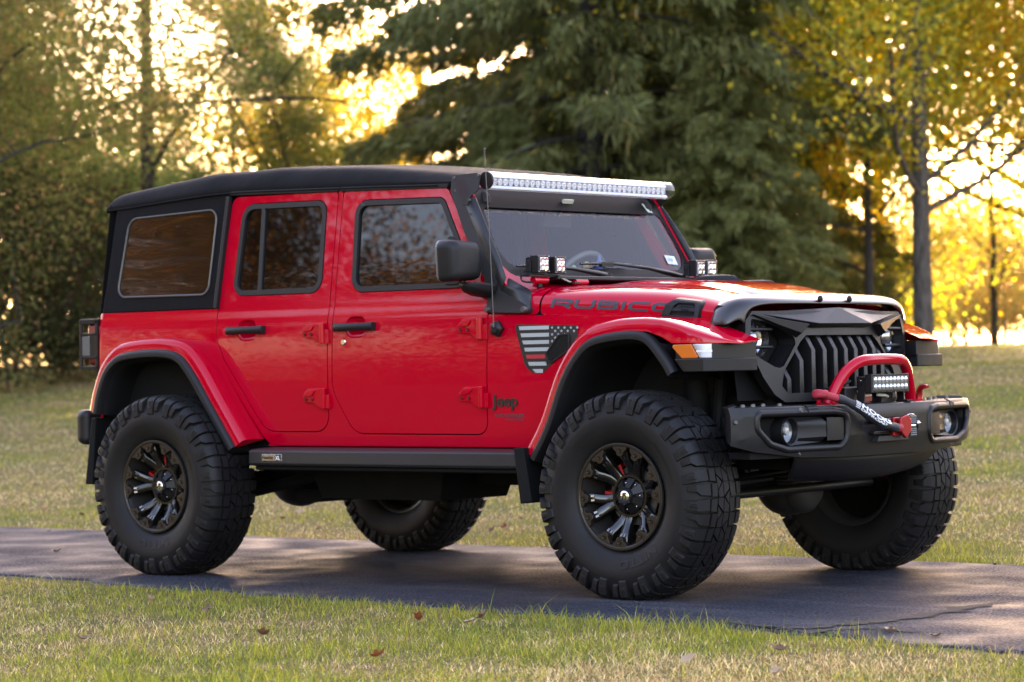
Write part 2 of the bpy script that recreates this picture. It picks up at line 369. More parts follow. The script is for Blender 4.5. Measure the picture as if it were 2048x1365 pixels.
def broadleaf(seed, h, trunk_r, crown, pal, pw, n, lsize=.11, bare=.25, lean=(0, 0), clump=.55, spread=.75, nl=9):
    """crown: (rx, rz) half sizes; returns trunk object, crown object at the origin"""
    rng = np.random.default_rng(seed); mb = MB(); tips = []
    tr = [(0, 0, -.3)]+[(lean[0]*t*t*h+rng.normal()*.05*t, lean[1]*t*t*h+rng.normal()*.05*t, h*t) for t in np.linspace(0, .92, 9)]
    rs = [trunk_r*1.35, trunk_r*1.12]+[trunk_r*(1-.82*t) for t in np.linspace(.1, .92, 8)]
    mb.tube(tr, rs, 12, caps=False)
    for j in range(nl):
        t = rng.uniform(bare, .9); i = t*9/.92*.92; k = min(int(t/.92*8)+1, 8); b0 = Vector(tr[k]).lerp(Vector(tr[k+1]), (t/.92*8) % 1) if k < 9 else Vector(tr[9])
        a = j*2.4+rng.uniform(-.4, .4); d = Vector((math.cos(a), math.sin(a), rng.uniform(.05, .7)))
        limbs(mb, rng, b0, d, crown[0]*rng.uniform(.75, 1.05)*(1.15-.5*t), trunk_r*(.42-.25*t), 2, tips, spread)
    T = np.array([tuple(p) for p in tips])
    w_ = rng.uniform(.2, 1, len(T)); ci = rng.choice(len(T), n, p=w_/w_.sum()); P = T[ci]+rng.normal(size=(n, 3))*clump*np.array([1, 1, .65])
    V, F, C_ = leaves(rng, P, lsize, .62, pal, pw, .35)
    hue = rng.uniform(.75, 1.25, (len(T), 1)); C_ = C_*np.repeat(hue[ci], 4, 0)
    return mb, (V, F, C_)
def conifer(seed, h, trunk_r, rad, pal, pw, dens, z0=.06, droop=.25, needle=.30, hang=.0):
    rng = np.random.default_rng(seed); mb = MB()
    mb.tube([(0, 0, -.3), (0, 0, 0)]+[(rng.normal()*.06, rng.normal()*.06, h*t) for t in (.2, .4, .6, .8, 1)], [trunk_r*1.2, trunk_r]+[trunk_r*(1-t*.93) for t in (.2, .4, .6, .8, 1)], 10, caps=False)
    Ps = []; Ds = []; z = h*z0
    while z < h*.985:
        t = z/h; R_ = rad*(1-t)**.75*rng.uniform(.75, 1.1)+.25; nb = int(rng.integers(4, 7)); a0 = rng.uniform(0, 6.28)
        for j in range(nb):
            a = a0+j*6.283/nb+rng.uniform(-.3, .3); L_ = R_*rng.uniform(.6, 1.15); up_ = rng.uniform(-.05, .22)*(1 if t > .3 else .6)
            pts = []
            for k in range(6): f = k/5; pts.append(Vector((math.cos(a)*L_*f, math.sin(a)*L_*f, z+L_*(up_*f-droop*f*f))))
            mb.tube(pts, [max(.012, trunk_r*.16*(1-f*.8)*(1-t*.6)) for f in (0, .2, .4, .6, .8, 1)], 4, caps=False)
            m_ = int(dens*L_); f = rng.uniform(.12, 1, m_)**.75; f_ = f*5; i0 = np.clip(f_.astype(int), 0, 4); u = (f_-i0)[:, None]; Q = np.array([tuple(p) for p in pts])
            C0 = Q[i0]*(1-u)+Q[i0+1]*u; lat = (rng.uniform(-1, 1, m_)*L_*.26*(1.12-f))[:, None]*np.array([-math.sin(a), math.cos(a), 0])
            ver = rng.normal(size=m_)*.07-np.abs(lat).sum(1)*.12-rng.uniform(0, 1, m_)**2*hang
            P = C0+lat; P[:, 2] += ver; D = np.array([math.cos(a), math.sin(a), 0])*.8+lat*.9+rng.normal(size=(m_, 3))*.45; D[:, 2] -= .25+hang*1.6
            Ps.append(P); Ds.append(D)
        z += h*rng.uniform(.018, .030)*(1.25-t*.5)
    P = np.concatenate(Ps); D = np.concatenate(Ds); D /= np.linalg.norm(D, axis=1)[:, None]; n = len(P)
    r = rng.normal(size=(n, 3)); b = np.cross(D, r); b /= np.linalg.norm(b, axis=1)[:, None]; s = needle*rng.uniform(.6, 1.3, (n, 1)); W_ = b*s*.17
    V = np.stack([P-W_*.25, P+D*s*.4-W_*.5, P+D*s, P+D*s*.4+W_*.5], 1).reshape(-1, 3); F = np.arange(4*n).reshape(n, 4)
    ci = rng.choice(len(pal), n, p=np.array(pw)/np.sum(pw)); C_ = np.repeat(np.array(pal)[ci]*rng.uniform(.65, 1.3, (n, 1)), 4, 0)
    return mb, (V, F, C_)
PROTO = {}
def proto(kind, data, bark, leafm):
    mb, (V, F, C_) = data
    tm = bpy.data.meshes.new('trunk'); bm = bmesh.new(); vv = [bm.verts.new(p) for p in mb.v]
    for f in mb.f: bm.faces.new([vv[i] for i in f])
    bm.to_mesh(tm); bm.free(); tm.materials.append(bark); finish(tm, 180)
    co = npmesh('crown', V, F, C_, leafm); cm = co.data; bpy.data.objects.remove(co)
    PROTO[kind] = (tm, cm)
def place(kind, name, x, y, sc, rz, tint, label, cat='tree', group=None, zs=1., dz=0.):
    z = float(ground_z(x, y))+dz
    e = bpy.data.objects.new(name, None); COL.objects.link(e); e.location = (x, y, z); e.rotation_euler = (0, 0, R(rz)); e.scale = (sc, sc, sc*zs)
    tag(e, label, cat, group)
    for nm, me in (('trunk', PROTO[kind][0]), ('crown', PROTO[kind][1])):
        o = bpy.data.objects.new(nm, me); COL.objects.link(o); o.parent = e
        if nm == 'crown': o.color = (*tint, 1)
    return e
def polar(az, D): return CAM[0]+D*math.sin(R(az)), CAM[1]+D*math.cos(R(az))
def imx(px): return -40.24+math.degrees(math.atan((px-1024)/5414))      # bearing of a picture column

OLIVE = [(.140, .180, .055), (.195, .220, .075), (.250, .235, .088), (.33, .21, .11), (.25, .16, .10)]
proto('olive', broadleaf(11, 15, .15, (4.4, 5), OLIVE, [5, 4, 2, .35, .2], 135000, .095, .05, (.01, 0), .62, .8, 15), BARKD, LEAF)
proto('mixed', broadleaf(23, 13, .14, (3.8, 4.5), OLIVE, [4, 4, 2, .8, .45], 110000, .09, .05, (0, .01), .55, .8, 15), BARKD, LEAF)
YEL = [(.64, .45, .060), (.52, .41, .070), (.32, .31, .06), (.54, .27, .05), (.20, .22, .05)]
proto('yellow', broadleaf(37, 15, .19, (4.6, 5), YEL, [5, 4, 2.5, .7, .8], 44000, .115, .12, (0, 0), .72, .8, 15), BARK, LEAF)
proto('bushy', broadleaf(38, 9, .12, (3.2, 3), YEL, [3, 4, 4, 1, 3], 26000, .11, .06, (0, 0), .45, .8, 15), BARKD, LEAF)
proto('thin', broadleaf(41, 16, .17, (4.2, 5), YEL, [3, 4, 3, 1, 2], 27000, .10, .15, (.012, 0), .5, .85, 12), BARKD, LEAF)
PINE = [(.108, .116, .034), (.135, .140, .040), (.165, .152, .046), (.21, .155, .048)]
proto('pine', conifer(5, 19, .30, 5.4, PINE, [4, 4, 2, .5], 240, .03, .20, .28, .34), BARKD, NEEDLE)
proto('cedar', conifer(9, 15, .24, 4.4, [(.115, .124, .040), (.145, .150, .048), (.172, .160, .052), (.22, .165, .055)], [4, 4, 2, .4], 210, .015, .30, .30, .35), BARKD, NEEDLE)
proto('airy', broadleaf(61, 7, .09, (3.4, 3), YEL, [3, 4, 4, 1, 3], 17000, .115, .12, (0, 0), .5, .8, 12), BARKD, LEAF)
proto('shade_pine', conifer(15, 21, .17, 5.8, PINE, [4, 4, 2, .5], 220, .57, .16, .30, .10), BARKD, NEEDLE)  # crown set high so it blocks the sun from above the view
proto('shrub', broadleaf(51, 2.6, .05, (1.3, 1.4), OLIVE, [3, 3, 2, 1, 1], 9000, .085, .03, (0, 0), .32, .9, 12), BARKD, LEAF)

W1 = (1, 1, 1)
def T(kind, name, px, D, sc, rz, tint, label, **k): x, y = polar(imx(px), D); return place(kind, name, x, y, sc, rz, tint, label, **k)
# left wood
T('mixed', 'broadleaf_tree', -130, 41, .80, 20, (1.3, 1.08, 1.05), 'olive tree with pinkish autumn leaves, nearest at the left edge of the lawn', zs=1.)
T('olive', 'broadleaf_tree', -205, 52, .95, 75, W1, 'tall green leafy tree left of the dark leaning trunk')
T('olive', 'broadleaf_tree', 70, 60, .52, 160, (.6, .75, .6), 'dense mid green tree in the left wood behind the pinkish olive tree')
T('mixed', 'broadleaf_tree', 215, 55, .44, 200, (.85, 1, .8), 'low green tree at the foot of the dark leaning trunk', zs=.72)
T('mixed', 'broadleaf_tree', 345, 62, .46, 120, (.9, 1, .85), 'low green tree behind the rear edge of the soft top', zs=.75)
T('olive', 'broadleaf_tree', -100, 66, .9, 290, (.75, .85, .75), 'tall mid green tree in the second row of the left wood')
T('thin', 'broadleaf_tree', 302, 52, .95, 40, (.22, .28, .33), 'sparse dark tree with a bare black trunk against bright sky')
T('mixed', 'broadleaf_tree', 590, 64, .42, 77, (.85, .95, .8), 'low olive green tree between the round dark tree and the big pine', zs=.85)
T('olive', 'broadleaf_tree', 470, 58, .42, 10, (.8, .85, .8), 'small round dark green tree above the rear of the soft top', zs=1.15)
T('thin', 'broadleaf_tree', 540, 74, .9, 250, (.5, .6, .6), 'far thin tree with few leaves seen over the round dark green tree')
T('yellow', 'broadleaf_tree', 745, 76, .72, 120, (1.25, 1.2, 1), 'glowing yellow tree seen left of the big pine', zs=.85)
T('bushy', 'broadleaf_tree', 640, 88, .95, 220, (1.1, 1.1, 1), 'distant yellow tree behind the thin far tree')
T('bushy', 'broadleaf_tree', 610, 72, 1.0, 80, (1.25, 1.2, 1.), 'bright yellow bushy tree in the gap between dark tree and big pine')
T('bushy', 'broadleaf_tree', 690, 66, .55, 30, (.8, .85, .8), 'low olive tree under the glowing yellow tree')
# central conifers
T('pine', 'pine_tree', 1195, 50, 1.0, 30, W1, 'biggest dark pine with long layered branches above the windshield', zs=1.2)
T('pine', 'pine_tree', 1400, 57, 1., 140, W1, 'second tall dark pine standing behind the weeping cedar')
T('pine', 'pine_tree', 1265, 64, 1.05, 255, W1, 'dark pine furthest back between the two front pines')
T('cedar', 'cedar_tree', 1470, 48, .56, 60, (1.1, 1.1, 1), 'grey green weeping cedar with shaggy hanging sprays behind the hood', zs=.85)
T('cedar', 'cedar_tree', 1310, 51, .52, 210, W1, 'narrow darker cedar between pine and weeping cedar')
T('pine', 'pine_tree', 1500, 66, .95, 300, (1.35, 1.1, .75), 'tall pine with bronze tinted needles to the right of the cedars')
T('cedar', 'cedar_tree', 860, 54, .30, 100, W1, 'small dark cedar at the left foot of the biggest pine', zs=.8)
T('cedar', 'cedar_tree', 1010, 49, .42, 10, (1, 1.05, 1), 'broad dark cedar low in front of the biggest pine', zs=.75)
# right side
T('bushy', 'broadleaf_tree', 1740, 53, .85, 320, (.8, 1., .8), 'yellow green bushy tree next to the weeping cedar')
T('yellow', 'broadleaf_tree', 1848, 51, .98, 80, (1.0, 1.05, .9), 'golden maple with a thick grey trunk beyond the front bumper')
T('airy', 'broadleaf_tree', 1990, 57, .85, 45, (.9, 1., .8), 'small airy yellow green tree in the bright gap right of the thick grey trunk')
T('olive', 'broadleaf_tree', -130, 74, 1.05, 200, (.75, .9, .7), 'tall green tree furthest back in the left wood')
T('yellow', 'broadleaf_tree', 2080, 60, 1.05, 190, (1.05, .95, .9), 'orange gold maple at the right edge of the lawn')
T('yellow', 'broadleaf_tree', 1640, 63, 1., 270, (.9, .95, .8), 'golden tree close behind the golden maple with the thick trunk')
T('thin', 'broadleaf_tree', 1690, 72, 1.1, 150, (1.1, 1., .9), 'tall thin tree with pale double trunk behind the golden maple')
for px, D, rz, lab in ((1770, 76, 30, 'added bare-stemmed shade pine with its crown high above the frame'), (2110, 74, 210, 'added high-crowned shade pine at the right edge of the lawn'), (2290, 78, 300, 'added high-crowned shade pine far outside the right edge')):
    T('shade_pine', 'pine_tree', px, D, 1.12, rz, W1, lab)  # added sun blockers, crowns out of view, to shade lawn and car
for px, D, rz, lab in ((850, 112, 10, 'added very tall shade pine far behind the gap left of the big pine'), (960, 108, 100, 'added very tall far shade pine behind the biggest pine'), (1150, 112, 190, 'added very tall far shade pine behind the two front pines'), (1400, 108, 280, 'added very tall far shade pine behind the weeping cedar')):
    T('shade_pine', 'pine_tree', px, D, 1.45, rz, W1, lab)  # added far sun blockers, crowns out of view, to shade the left wood
T('pine', 'pine_tree', 1090, 60, .85, 70, W1, 'slimmer dark pine close behind the biggest pine')
T('yellow', 'broadleaf_tree', 2300, 58, 1.2, 20, W1, 'big golden maple standing just outside the right edge')
for px, D, sc, rz, tint, lab in ((1930, 98, 1.5, 20, (2.0, 1.5, 1.), 'round gold shrub far off at the end of the lawn'), (2010, 92, 1.2, 90, (1.8, 1.3, 1.), 'wide brown gold shrub far off at the right'),
        (1790, 104, 1.4, 200, (2.2, 1.5, 1.1), 'far pale shrub left of the thick grey trunk'), (1700, 88, 1.3, 130, (1.7, 1.3, .9), 'yellowish shrub far off beside the bug shield'),
        (30, 47, 1.1, 50, (.5, .45, .45), 'dark low shrub at the left foot of the wood'), (120, 50, 1.2, 150, (.5, .45, .45), 'dark brown shrub under the olive tree near the tail lamp'), (200, 49, 1., 250, (.55, .6, .5), 'dark green shrub behind the tail lamp'),
        (-60, 46, 1.2, 80, (.5, .5, .5), 'dark shrub beyond the left edge of the wood')):
    T('shrub', 'shrub', px, D, sc, rz, tuple(q*.6 for q in tint), lab, cat='shrub')
for px, D, sc, rz, lab in ((1660, 116, 1.9, 15, 'leftmost of the far hazy row of bushes, beside the bug shield'), (1745, 122, 2.2, 75, 'far hazy bush seen between the trunk and the bug shield'), (1905, 118, 2.0, 140, 'far hazy bush just right of the thick grey trunk'),
        (1985, 124, 2.3, 220, 'tallest far hazy bush in the row at the right'), (2060, 114, 2.0, 300, 'far hazy bush cut by the right edge')):
    T('shrub', 'shrub', px, D, sc, rz, (1.25, .95, .7), lab, cat='shrub', group='far row of bushes')
# the wood goes on beyond both edges of the frame
for az, D, k, sc, rz, tint, lab in ((-56.5, 50, 'mixed', .95, 100, W1, 'first green tree beyond the left edge of the frame'), (-62, 52, 'olive', 1., 10, (.9, .95, .85), 'second green tree beyond the left edge of the frame'), (-68, 56, 'olive', 1.1, 250, W1, 'green tree far beyond the left edge of the frame'),
        (-23.5, 60, 'yellow', 1.1, 60, (1, .95, .9), 'first golden tree beyond the right edge of the frame'), (-18, 56, 'mixed', 1., 140, (1.3, 1.1, .8), 'olive gold tree beyond the right edge of the frame'), (-12, 62, 'yellow', 1.1, 300, (.9, .95, .9), 'golden tree far beyond the right edge of the frame')):
    place(k, 'broadleaf_tree', *polar(az, D), sc, rz, tint, lab)
# trees on the camera's side and off to the right, seen only in reflections and by their shade
for x, y, k, sc, rz, tint, lab in ((-24, -30, 'olive', 1., 10, (1.3, .62, .35), 'rusty autumn tree across the lawn opposite the rear door'), (-32, -24, 'mixed', 1.15, 80, (1.5, .8, .4), 'orange brown tree across the lawn opposite the tail lamp'),
        (-15, -36, 'olive', 1.05, 150, (1., .75, .45), 'brown green tree on the near side of the lawn opposite the hood'), (-38, -34, 'yellow', 1.1, 200, (1.0, .62, .45), 'second rusty tree deeper in the far edge of the near lawn'),
        (-6, -42, 'mixed', 1.2, 260, (1.2, .8, .45), 'bushy brown tree straight across from the doors'), (-42, -16, 'olive', 1.1, 310, (1.1, .7, .45), 'tall tree along the driveway behind the car'),
        (-28, -42, 'olive', 1.25, 20, (.7, .55, .35), 'dark tree at the back of the near lawn'), (-47, -26, 'olive', 1.25, 130, (.8, .6, .4), 'dark brown tree where the driveway leaves the lawn'),
        (-20, -46, 'mixed', 1.4, 330, (.8, .6, .35), 'tall brown tree deep behind the rusty autumn tree'), (-18, -31, 'olive', 1.2, 60, (1.0, .62, .35), 'brown tree just left of the rusty autumn tree across the lawn'), (-22, -39, 'olive', 1.35, 280, (.8, .6, .35), 'tall brown tree right behind the rusty autumn tree'), (4, -44, 'olive', 1.1, 200, (.8, .7, .45), 'green brown tree on the near side of the lawn opposite the front bumper')):
    place(k, 'broadleaf_tree', x, y, sc, rz, tint, lab)
for x, y, k, sc, rz, lab in ((2, 50, 'pine', 1.15, 40, 'tall pine beyond the golden maple outside the frame'), (12, 46, 'pine', 1.1, 170, 'tall pine to the right of the lawn'), (20, 40, 'pine', 1.1, 250, 'broad pine further along the right of the lawn')):
    place(k, 'pine_tree', x, y, sc, rz, (1, 1, 1), lab)

# ------------------------------------------------------------------ grass
def grass(name, label, seed, N, d0, d1, hmin, hmax, az0=-61, az1=-19, near_edge=False, green=0., wpx=.55, tufts=False):
    rng = np.random.default_rng(seed)
    u = rng.uniform(0, 1, N); d = d0*(d1/d0)**u; az = np.radians(rng.uniform(az0, az1, N))          # density falls with distance squared
    x = CAM[0]+d*np.sin(az); y = CAM[1]+d*np.cos(az)
    jf = .06*fbm(x, y, .25, 3)+.03*fbm(x, y, .07, 4); keep = (y > road_far(x)-.0+jf-.05) | (y < road_near(x)+.09-2.2*(.10*fbm(x, y, .35, 5)+.05*fbm(x, y, .09, 6)))
    if tufts:
        near = np.minimum(np.abs(y-road_far(x)), np.abs(y-road_near(x)))
        keep &= (fbm(x, y, .28, 31, 2) > .64-.16*np.exp(-near/.22)) & (fbm(x, y, 2.2, 33, 2) > .44)
    x, y, d = x[keep], y[keep], d[keep]; n = len(x)
    patch = fbm(x, y, 1.3, 1, 4); fine = fbm(x, y, .22, 8, 2); g = np.clip((patch-.52)*2.6+.36+(fine-.5)*1.3+green, 0.05, .90)
    edge = np.minimum(np.abs(y-road_far(x)), np.abs(y-road_near(x)-.05)); g = np.clip(g+.25*np.exp(-edge/.18), 0, .97)
    isg = rng.uniform(0, 1, n) < g
    pg = np.array([(.105, .120, .014), (.155, .155, .020), (.070, .095, .014), (.20, .175, .03)]); ps = np.array([(.30, .225, .11), (.23, .16, .075), (.40, .32, .17), (.16, .10, .045)])
    C_ = np.where(isg[:, None], pg[rng.integers(0, 4, n)], ps[rng.integers(0, 4, n)])*rng.uniform(.45, 1.6, (n, 1))*1.7
    h = rng.uniform(hmin, hmax, n)*np.where(isg, 1.15, .85)*(.6+.8*fbm(x, y, .5, 12, 2)); tuft = fbm(x, y, .3, 15, 2); h *= 1+1.1*np.exp(-edge/.12)*np.clip((tuft-.42)*5, 0, 1)*isg
    wd = np.maximum(.0028, wpx*d/2707)*rng.uniform(.7, 1.3, n)
    a = rng.uniform(0, 2*np.pi, n); lean = rng.uniform(.15, .95, n)*np.where(isg, .8, 1.25); la = rng.uniform(0, 2*np.pi, n)
    z = ground_z(x, y)-.004; B = np.stack([x, y, z], 1); w_ = np.stack([np.cos(a)*wd/2, np.sin(a)*wd/2, 0*a], 1)
    L_ = np.stack([np.cos(la)*lean, np.sin(la)*lean, np.ones(n)], 1); L_ /= np.linalg.norm(L_, axis=1)[:, None]
    M_ = B+L_*(h*.55)[:, None]; T_ = M_+(L_+np.stack([np.cos(la)*lean*.5, np.sin(la)*lean*.5, -.2*np.ones(n)], 1))*(h*.5)[:, None]
    V = np.stack([B-w_, B+w_, M_+w_*.8, M_-w_*.8, T_], 1).reshape(-1, 3); i = np.arange(n)*5
    F = np.concatenate([np.stack([i, i+1, i+2, i+3], 1), np.stack([i+3, i+2, i+4, i+4], 1)])
    C5 = np.repeat(C_, 5, 0)
    me = bpy.data.meshes.new(name)
    Fq = np.stack([i, i+1, i+2, i+3], 1); Ft = np.stack([i+3, i+2, i+4], 1); me.vertices.add(5*n); me.vertices.foreach_set('co', V.astype(np.float32).ravel())
    me.loops.add(7*n); me.loops.foreach_set('vertex_index', np.concatenate([Fq.ravel(), Ft.ravel()]).astype(np.int32))
    me.polygons.add(2*n); me.polygons.foreach_set('loop_start', np.concatenate([np.arange(n)*4, 4*n+np.arange(n)*3]).astype(np.int32)); me.update(calc_edges=True)
    at = me.color_attributes.new('Col', 'FLOAT_COLOR', 'POINT'); at.data.foreach_set('color', np.concatenate([C5, np.ones((5*n, 1))], 1).astype(np.float32).ravel())
    me.materials.append(GRASS); o = link(name, me); tag(o, label, 'grass', kind='stuff'); return o
grass('grass', 'short patchy tan and green lawn grass', 7, 600000, 8.0, 50, .018, .044)
grass('grass_tufts', 'longer green grass blades in loose tufts', 19, 55000, 8.0, 24, .04, .085, green=.75, tufts=True)

# ------------------------------------------------------------------ fallen leaves, each a thing of its own
def leafmesh(seed, col):
    rng = random.Random(seed); out = []; n = 26
    for k in range(n):
        t = 2*math.pi*k/n; lob = .62+.38*abs(math.cos(2.5*t+.2))**.7; r = .042*lob*(1.25 if abs(t-math.pi/2) < .5 else 1)*rng.uniform(.85, 1.1); out.append((r*math.cos(t), r*1.25*math.sin(t)))
    curl = rng.uniform(8, 20); tw = rng.uniform(-3, 3)
    mb = MB(); rows = []
    for f in (1, .66, .33, .02): rows.append([(x*f, y*f, curl*((x*f)**2+.6*(y*f)**2)+tw*x*y*f*f+.002*math.sin(40*x)) for x, y in out])
    mb.grid(rows, 0, True); mb.tube([(0, -.045, .004), (0, -.075, .010), (.006, -.095, .020)], .0014, 4)
    return build(mb, 'fallen_leaf', col, None, angle=80)
LC = [pmat('leaf_rust', (.23, .055, .018), .6, var=.1), pmat('leaf_tan', (.36, .24, .14), .6, var=.1), pmat('leaf_brown', (.12, .05, .022), .6, var=.1)]
LM = []
for i, nm in enumerate(('rust red', 'pale tan', 'dark brown')):
    for s_ in (1, 2):
        o = leafmesh(i*7+s_, LC[i]); LM.append((o.data, nm)); bpy.data.objects.remove(o)
def onground(px, py, z=0.):
    u, v = px-1024, 682.5-py; d = fw*5414+r2*u+u2*v; t = (z-CAM[2])/d.z; return CAM[0]+d.x*t, CAM[1]+d.y*t
def sight(px, py):                            # where a sight line meets the rising lawn
    u, v = px-1024, 682.5-py; d = (fw*5414+r2*u+u2*v).normalized(); t = 5.
    while t < 90:
        p = Vector(CAM)+d*t
        if p.z < float(ground_z(p.x, p.y))+.015: break
        t += .04
    return p.x, p.y
rng = random.Random(8)
SPOTS = [(180, 1195, 0), (525, 1277, 2), (165, 1287, 2), (303, 1208, 1), (415, 1228, 2), (835, 1243, 0), (940, 1253, 1), (965, 1243, 2), (755, 1322, 0), (1385, 0, 0), (1625, 1305, 1), (1560, 1310, 2), (1555, 1357, 1), (1375, 1330, 1),
         (1010, 1060, 0), (1040, 1042, 2), (1515, 1058, 1), (1050, 1010, 2), (90, 1022, 0), (45, 1015, 2), (165, 1035, 2), (245, 1040, 0), (565, 1042, 2), (640, 1062, 1), (985, 1066, 2), (1595, 1076, 1), (1720, 772, 0), (1780, 1265, 1), (1870, 1275, 1), (112, 1105, 1), (98, 1063, 1), (1990, 1131, 2), (1730, 940, 1), (70, 975, 2), (30, 905, 1), (600, 1030, 1), (1535, 1010, 2), (2000, 985, 1)]
for px, py, k in SPOTS:
    if py == 0: continue
    x, y = onground(px, py)
    if y > 1.5:                               # the far lawn rises: walk the sight line to it
        x, y = sight(px, py)
    me, nm = LM[k*2+rng.randrange(2)]; o = bpy.data.objects.new('fallen_leaf', me); COL.objects.link(o)
    onroad = float(road_near(x)) < y < float(road_far(x)); z = .003 if onroad else float(ground_z(x, y))+.030
    o.location = (x, y, z); o.rotation_euler = (rng.uniform(-.7, .7) if not onroad else 0, rng.uniform(-.7, .7) if not onroad else 0, rng.uniform(0, 6.28)); s_ = rng.uniform(.4, .68); o.scale = (s_, s_, s_)
    side_ = 'asphalt driveway' if onroad else ('far lawn behind the car' if y > 0 else 'near lawn in front of the driveway')
    tag(o, '%s fallen leaf lying on the %s' % (nm, side_), 'leaf', 'fallen leaves: '+nm+', '+side_)

# toys on the dashboard
for (y, col, lab, sc) in ((.03, (.62, .48, .10), 'yellow toy duck standing on the dashboard behind the windshield', 1.), (-.07, (.22, .50, .20), 'small green toy frog on the dashboard behind the windshield', .75), (.13, (.10, .18, .45), 'blue toy figure with a pointed top on the dashboard', 1.15)):
    M = pmat('toy_'+lab.split()[0], col, .4)
    mb = MB(); mb.sphere((0, 0, .022), .026, 12, 8, 0, (1.15, .9, .85)); mb.sphere((.008, 0, .055), .019, 12, 8)
    if lab[0] == 'b': mb.tube([(.008, 0, .06), (.008, 0, .10)], [.012, .002], 8)
    b_ = build(mb, 'toy_duck' if lab[0] == 'y' else ('toy_frog' if lab[0] == 's' else 'toy_figure'), M, None, angle=80); b_.location = (-1.03, y, 1.466); b_.scale = (sc,)*3; tag(b_, lab, 'toy')
    if lab[0] == 'y':
        mb = MB(); mb.tube([(.024, 0, .054), (.036, 0, .052)], [.008, .004], 8); k_ = build(mb, 'beak', pmat('toy_orange', (.6, .2, .02), .4), b_)
# ================================================================== THE CAR
RED = pmat('red_paint', (.46, .0004, .014), .5, 0, .9, .012, .0); RED.node_tree.nodes['Principled BSDF'].inputs['Coat IOR'].default_value = 1.45
SATIN = pmat('satin_black', (.0075, .0068, .0073), .42, 0, 0, .1, .34, bump=(900, .12, .001), var=.05)
PLAST = pmat('black_plastic', (.0095, .0088, .0093), .5, 0, 0, .1, .30, bump=(700, .18, .001), var=.05)
GREYM = pmat('grey_powder_coat', (.022, .0215, .0235), .46, .2, 0, .1, .4, bump=(900, .15, .001), var=.05)
GLOSSB = pmat('smoked_plastic', (.016, .011, .010), .30, 0, .35, .12, .45)
BLACK = pmat('underbody_black', (.004, .004, .004), .75, spec=.2, var=.1)
TRIM = pmat('rubber_trim', (.012, .012, .0125), .45, spec=.4, var=.05)
GLASSD = pmat('tinted_glass', (.0025, .0025, .0025), .01, 0, 0, .0, .55)
RUBBER = pmat('tyre_rubber', (.0075, .0068, .0070), .56, 0, 0, .1, .28, bump=(260, .2, .0015), var=.1)
BRONZE = pmat('bronze_coat', (.042, .031, .022), .4, .6, 0, .1, .5, var=.05)
RIMB = pmat('rim_black', (.0075, .0062, .0055), .2, .2, .6, .06, .5)
DKRED = pmat('dark_red_bolt', (.10, .004, .006), .3)
CHROME = pmat('chrome', (.75, .75, .76), .12, 1.0)
ALU = pmat('aluminium', (.5, .5, .52), .3, 1.0, var=.06)
REFL = pmat('reflector_silver', (.85, .85, .86), .25, .55)
AMBER = pmat('amber_lens', (.62, .13, .012), .12, 0, .6, .03)
WLENS = pmat('white_lens', (.62, .63, .64), .15, 0, .7, .03)
REDLENS = pmat('red_lens', (.16, .006, .008), .12, 0, .8, .03)
DECAL = pmat('grey_decal', (.028, .034, .045), .42, var=.04)
LGREY = pmat('light_grey_decal', (.34, .36, .35), .4, var=.04)
REDDEC = pmat('red_decal', (.42, .02, .03), .4)
WHITE = pmat('white_print', (.75, .75, .75), .5)
ROPE = pmat('red_rope', (.38, .02, .035), .7, bump=(160, .6, .004), var=.1)
REDALU = pmat('red_anodised', (.36, .015, .02), .3, .5)
CALIP = pmat('red_caliper', (.4, .01, .01), .4)
STEEL = pmat('worn_steel', (.12, .11, .10), .5, .8, var=.12)
SEATM = pmat('dark_upholstery', (.02, .02, .021), .8)
CREAM = pmat('cream_plastic', (.5, .58, .50), .4)

def fabric(name):
    M, n, l, b = nodemat(name)
    b.inputs['Base Color'].default_value = (.0045, .0040, .0043, 1); b.inputs['Roughness'].default_value = .85
    b.inputs['Specular IOR Level'].default_value = .12
    b.inputs['Sheen Weight'].default_value = .04; b.inputs['Sheen Roughness'].default_value = .5
    tc = n.new('ShaderNodeTexCoord'); nz = n.new('ShaderNodeTexNoise'); nz.inputs['Scale'].default_value = 420; nz.inputs['Detail'].default_value = 2
    n2 = n.new('ShaderNodeTexNoise'); n2.inputs['Scale'].default_value = 7; n2.inputs['Detail'].default_value = 3
    l.new(tc.outputs['Object'], nz.inputs['Vector']); l.new(tc.outputs['Object'], n2.inputs['Vector'])
    ad = n.new('ShaderNodeMath'); ad.operation = 'MULTIPLY_ADD'; ad.inputs[1].default_value = 14
    l.new(n2.outputs[0], ad.inputs[0]); l.new(nz.outputs[0], ad.inputs[2])
    bp = n.new('ShaderNodeBump'); bp.inputs['Strength'].default_value = .35; bp.inputs['Distance'].default_value = .0015
    l.new(ad.outputs[0], bp.inputs['Height']); l.new(bp.outputs[0], b.inputs['Normal'])
    return M
FABRIC = fabric('black_canvas')
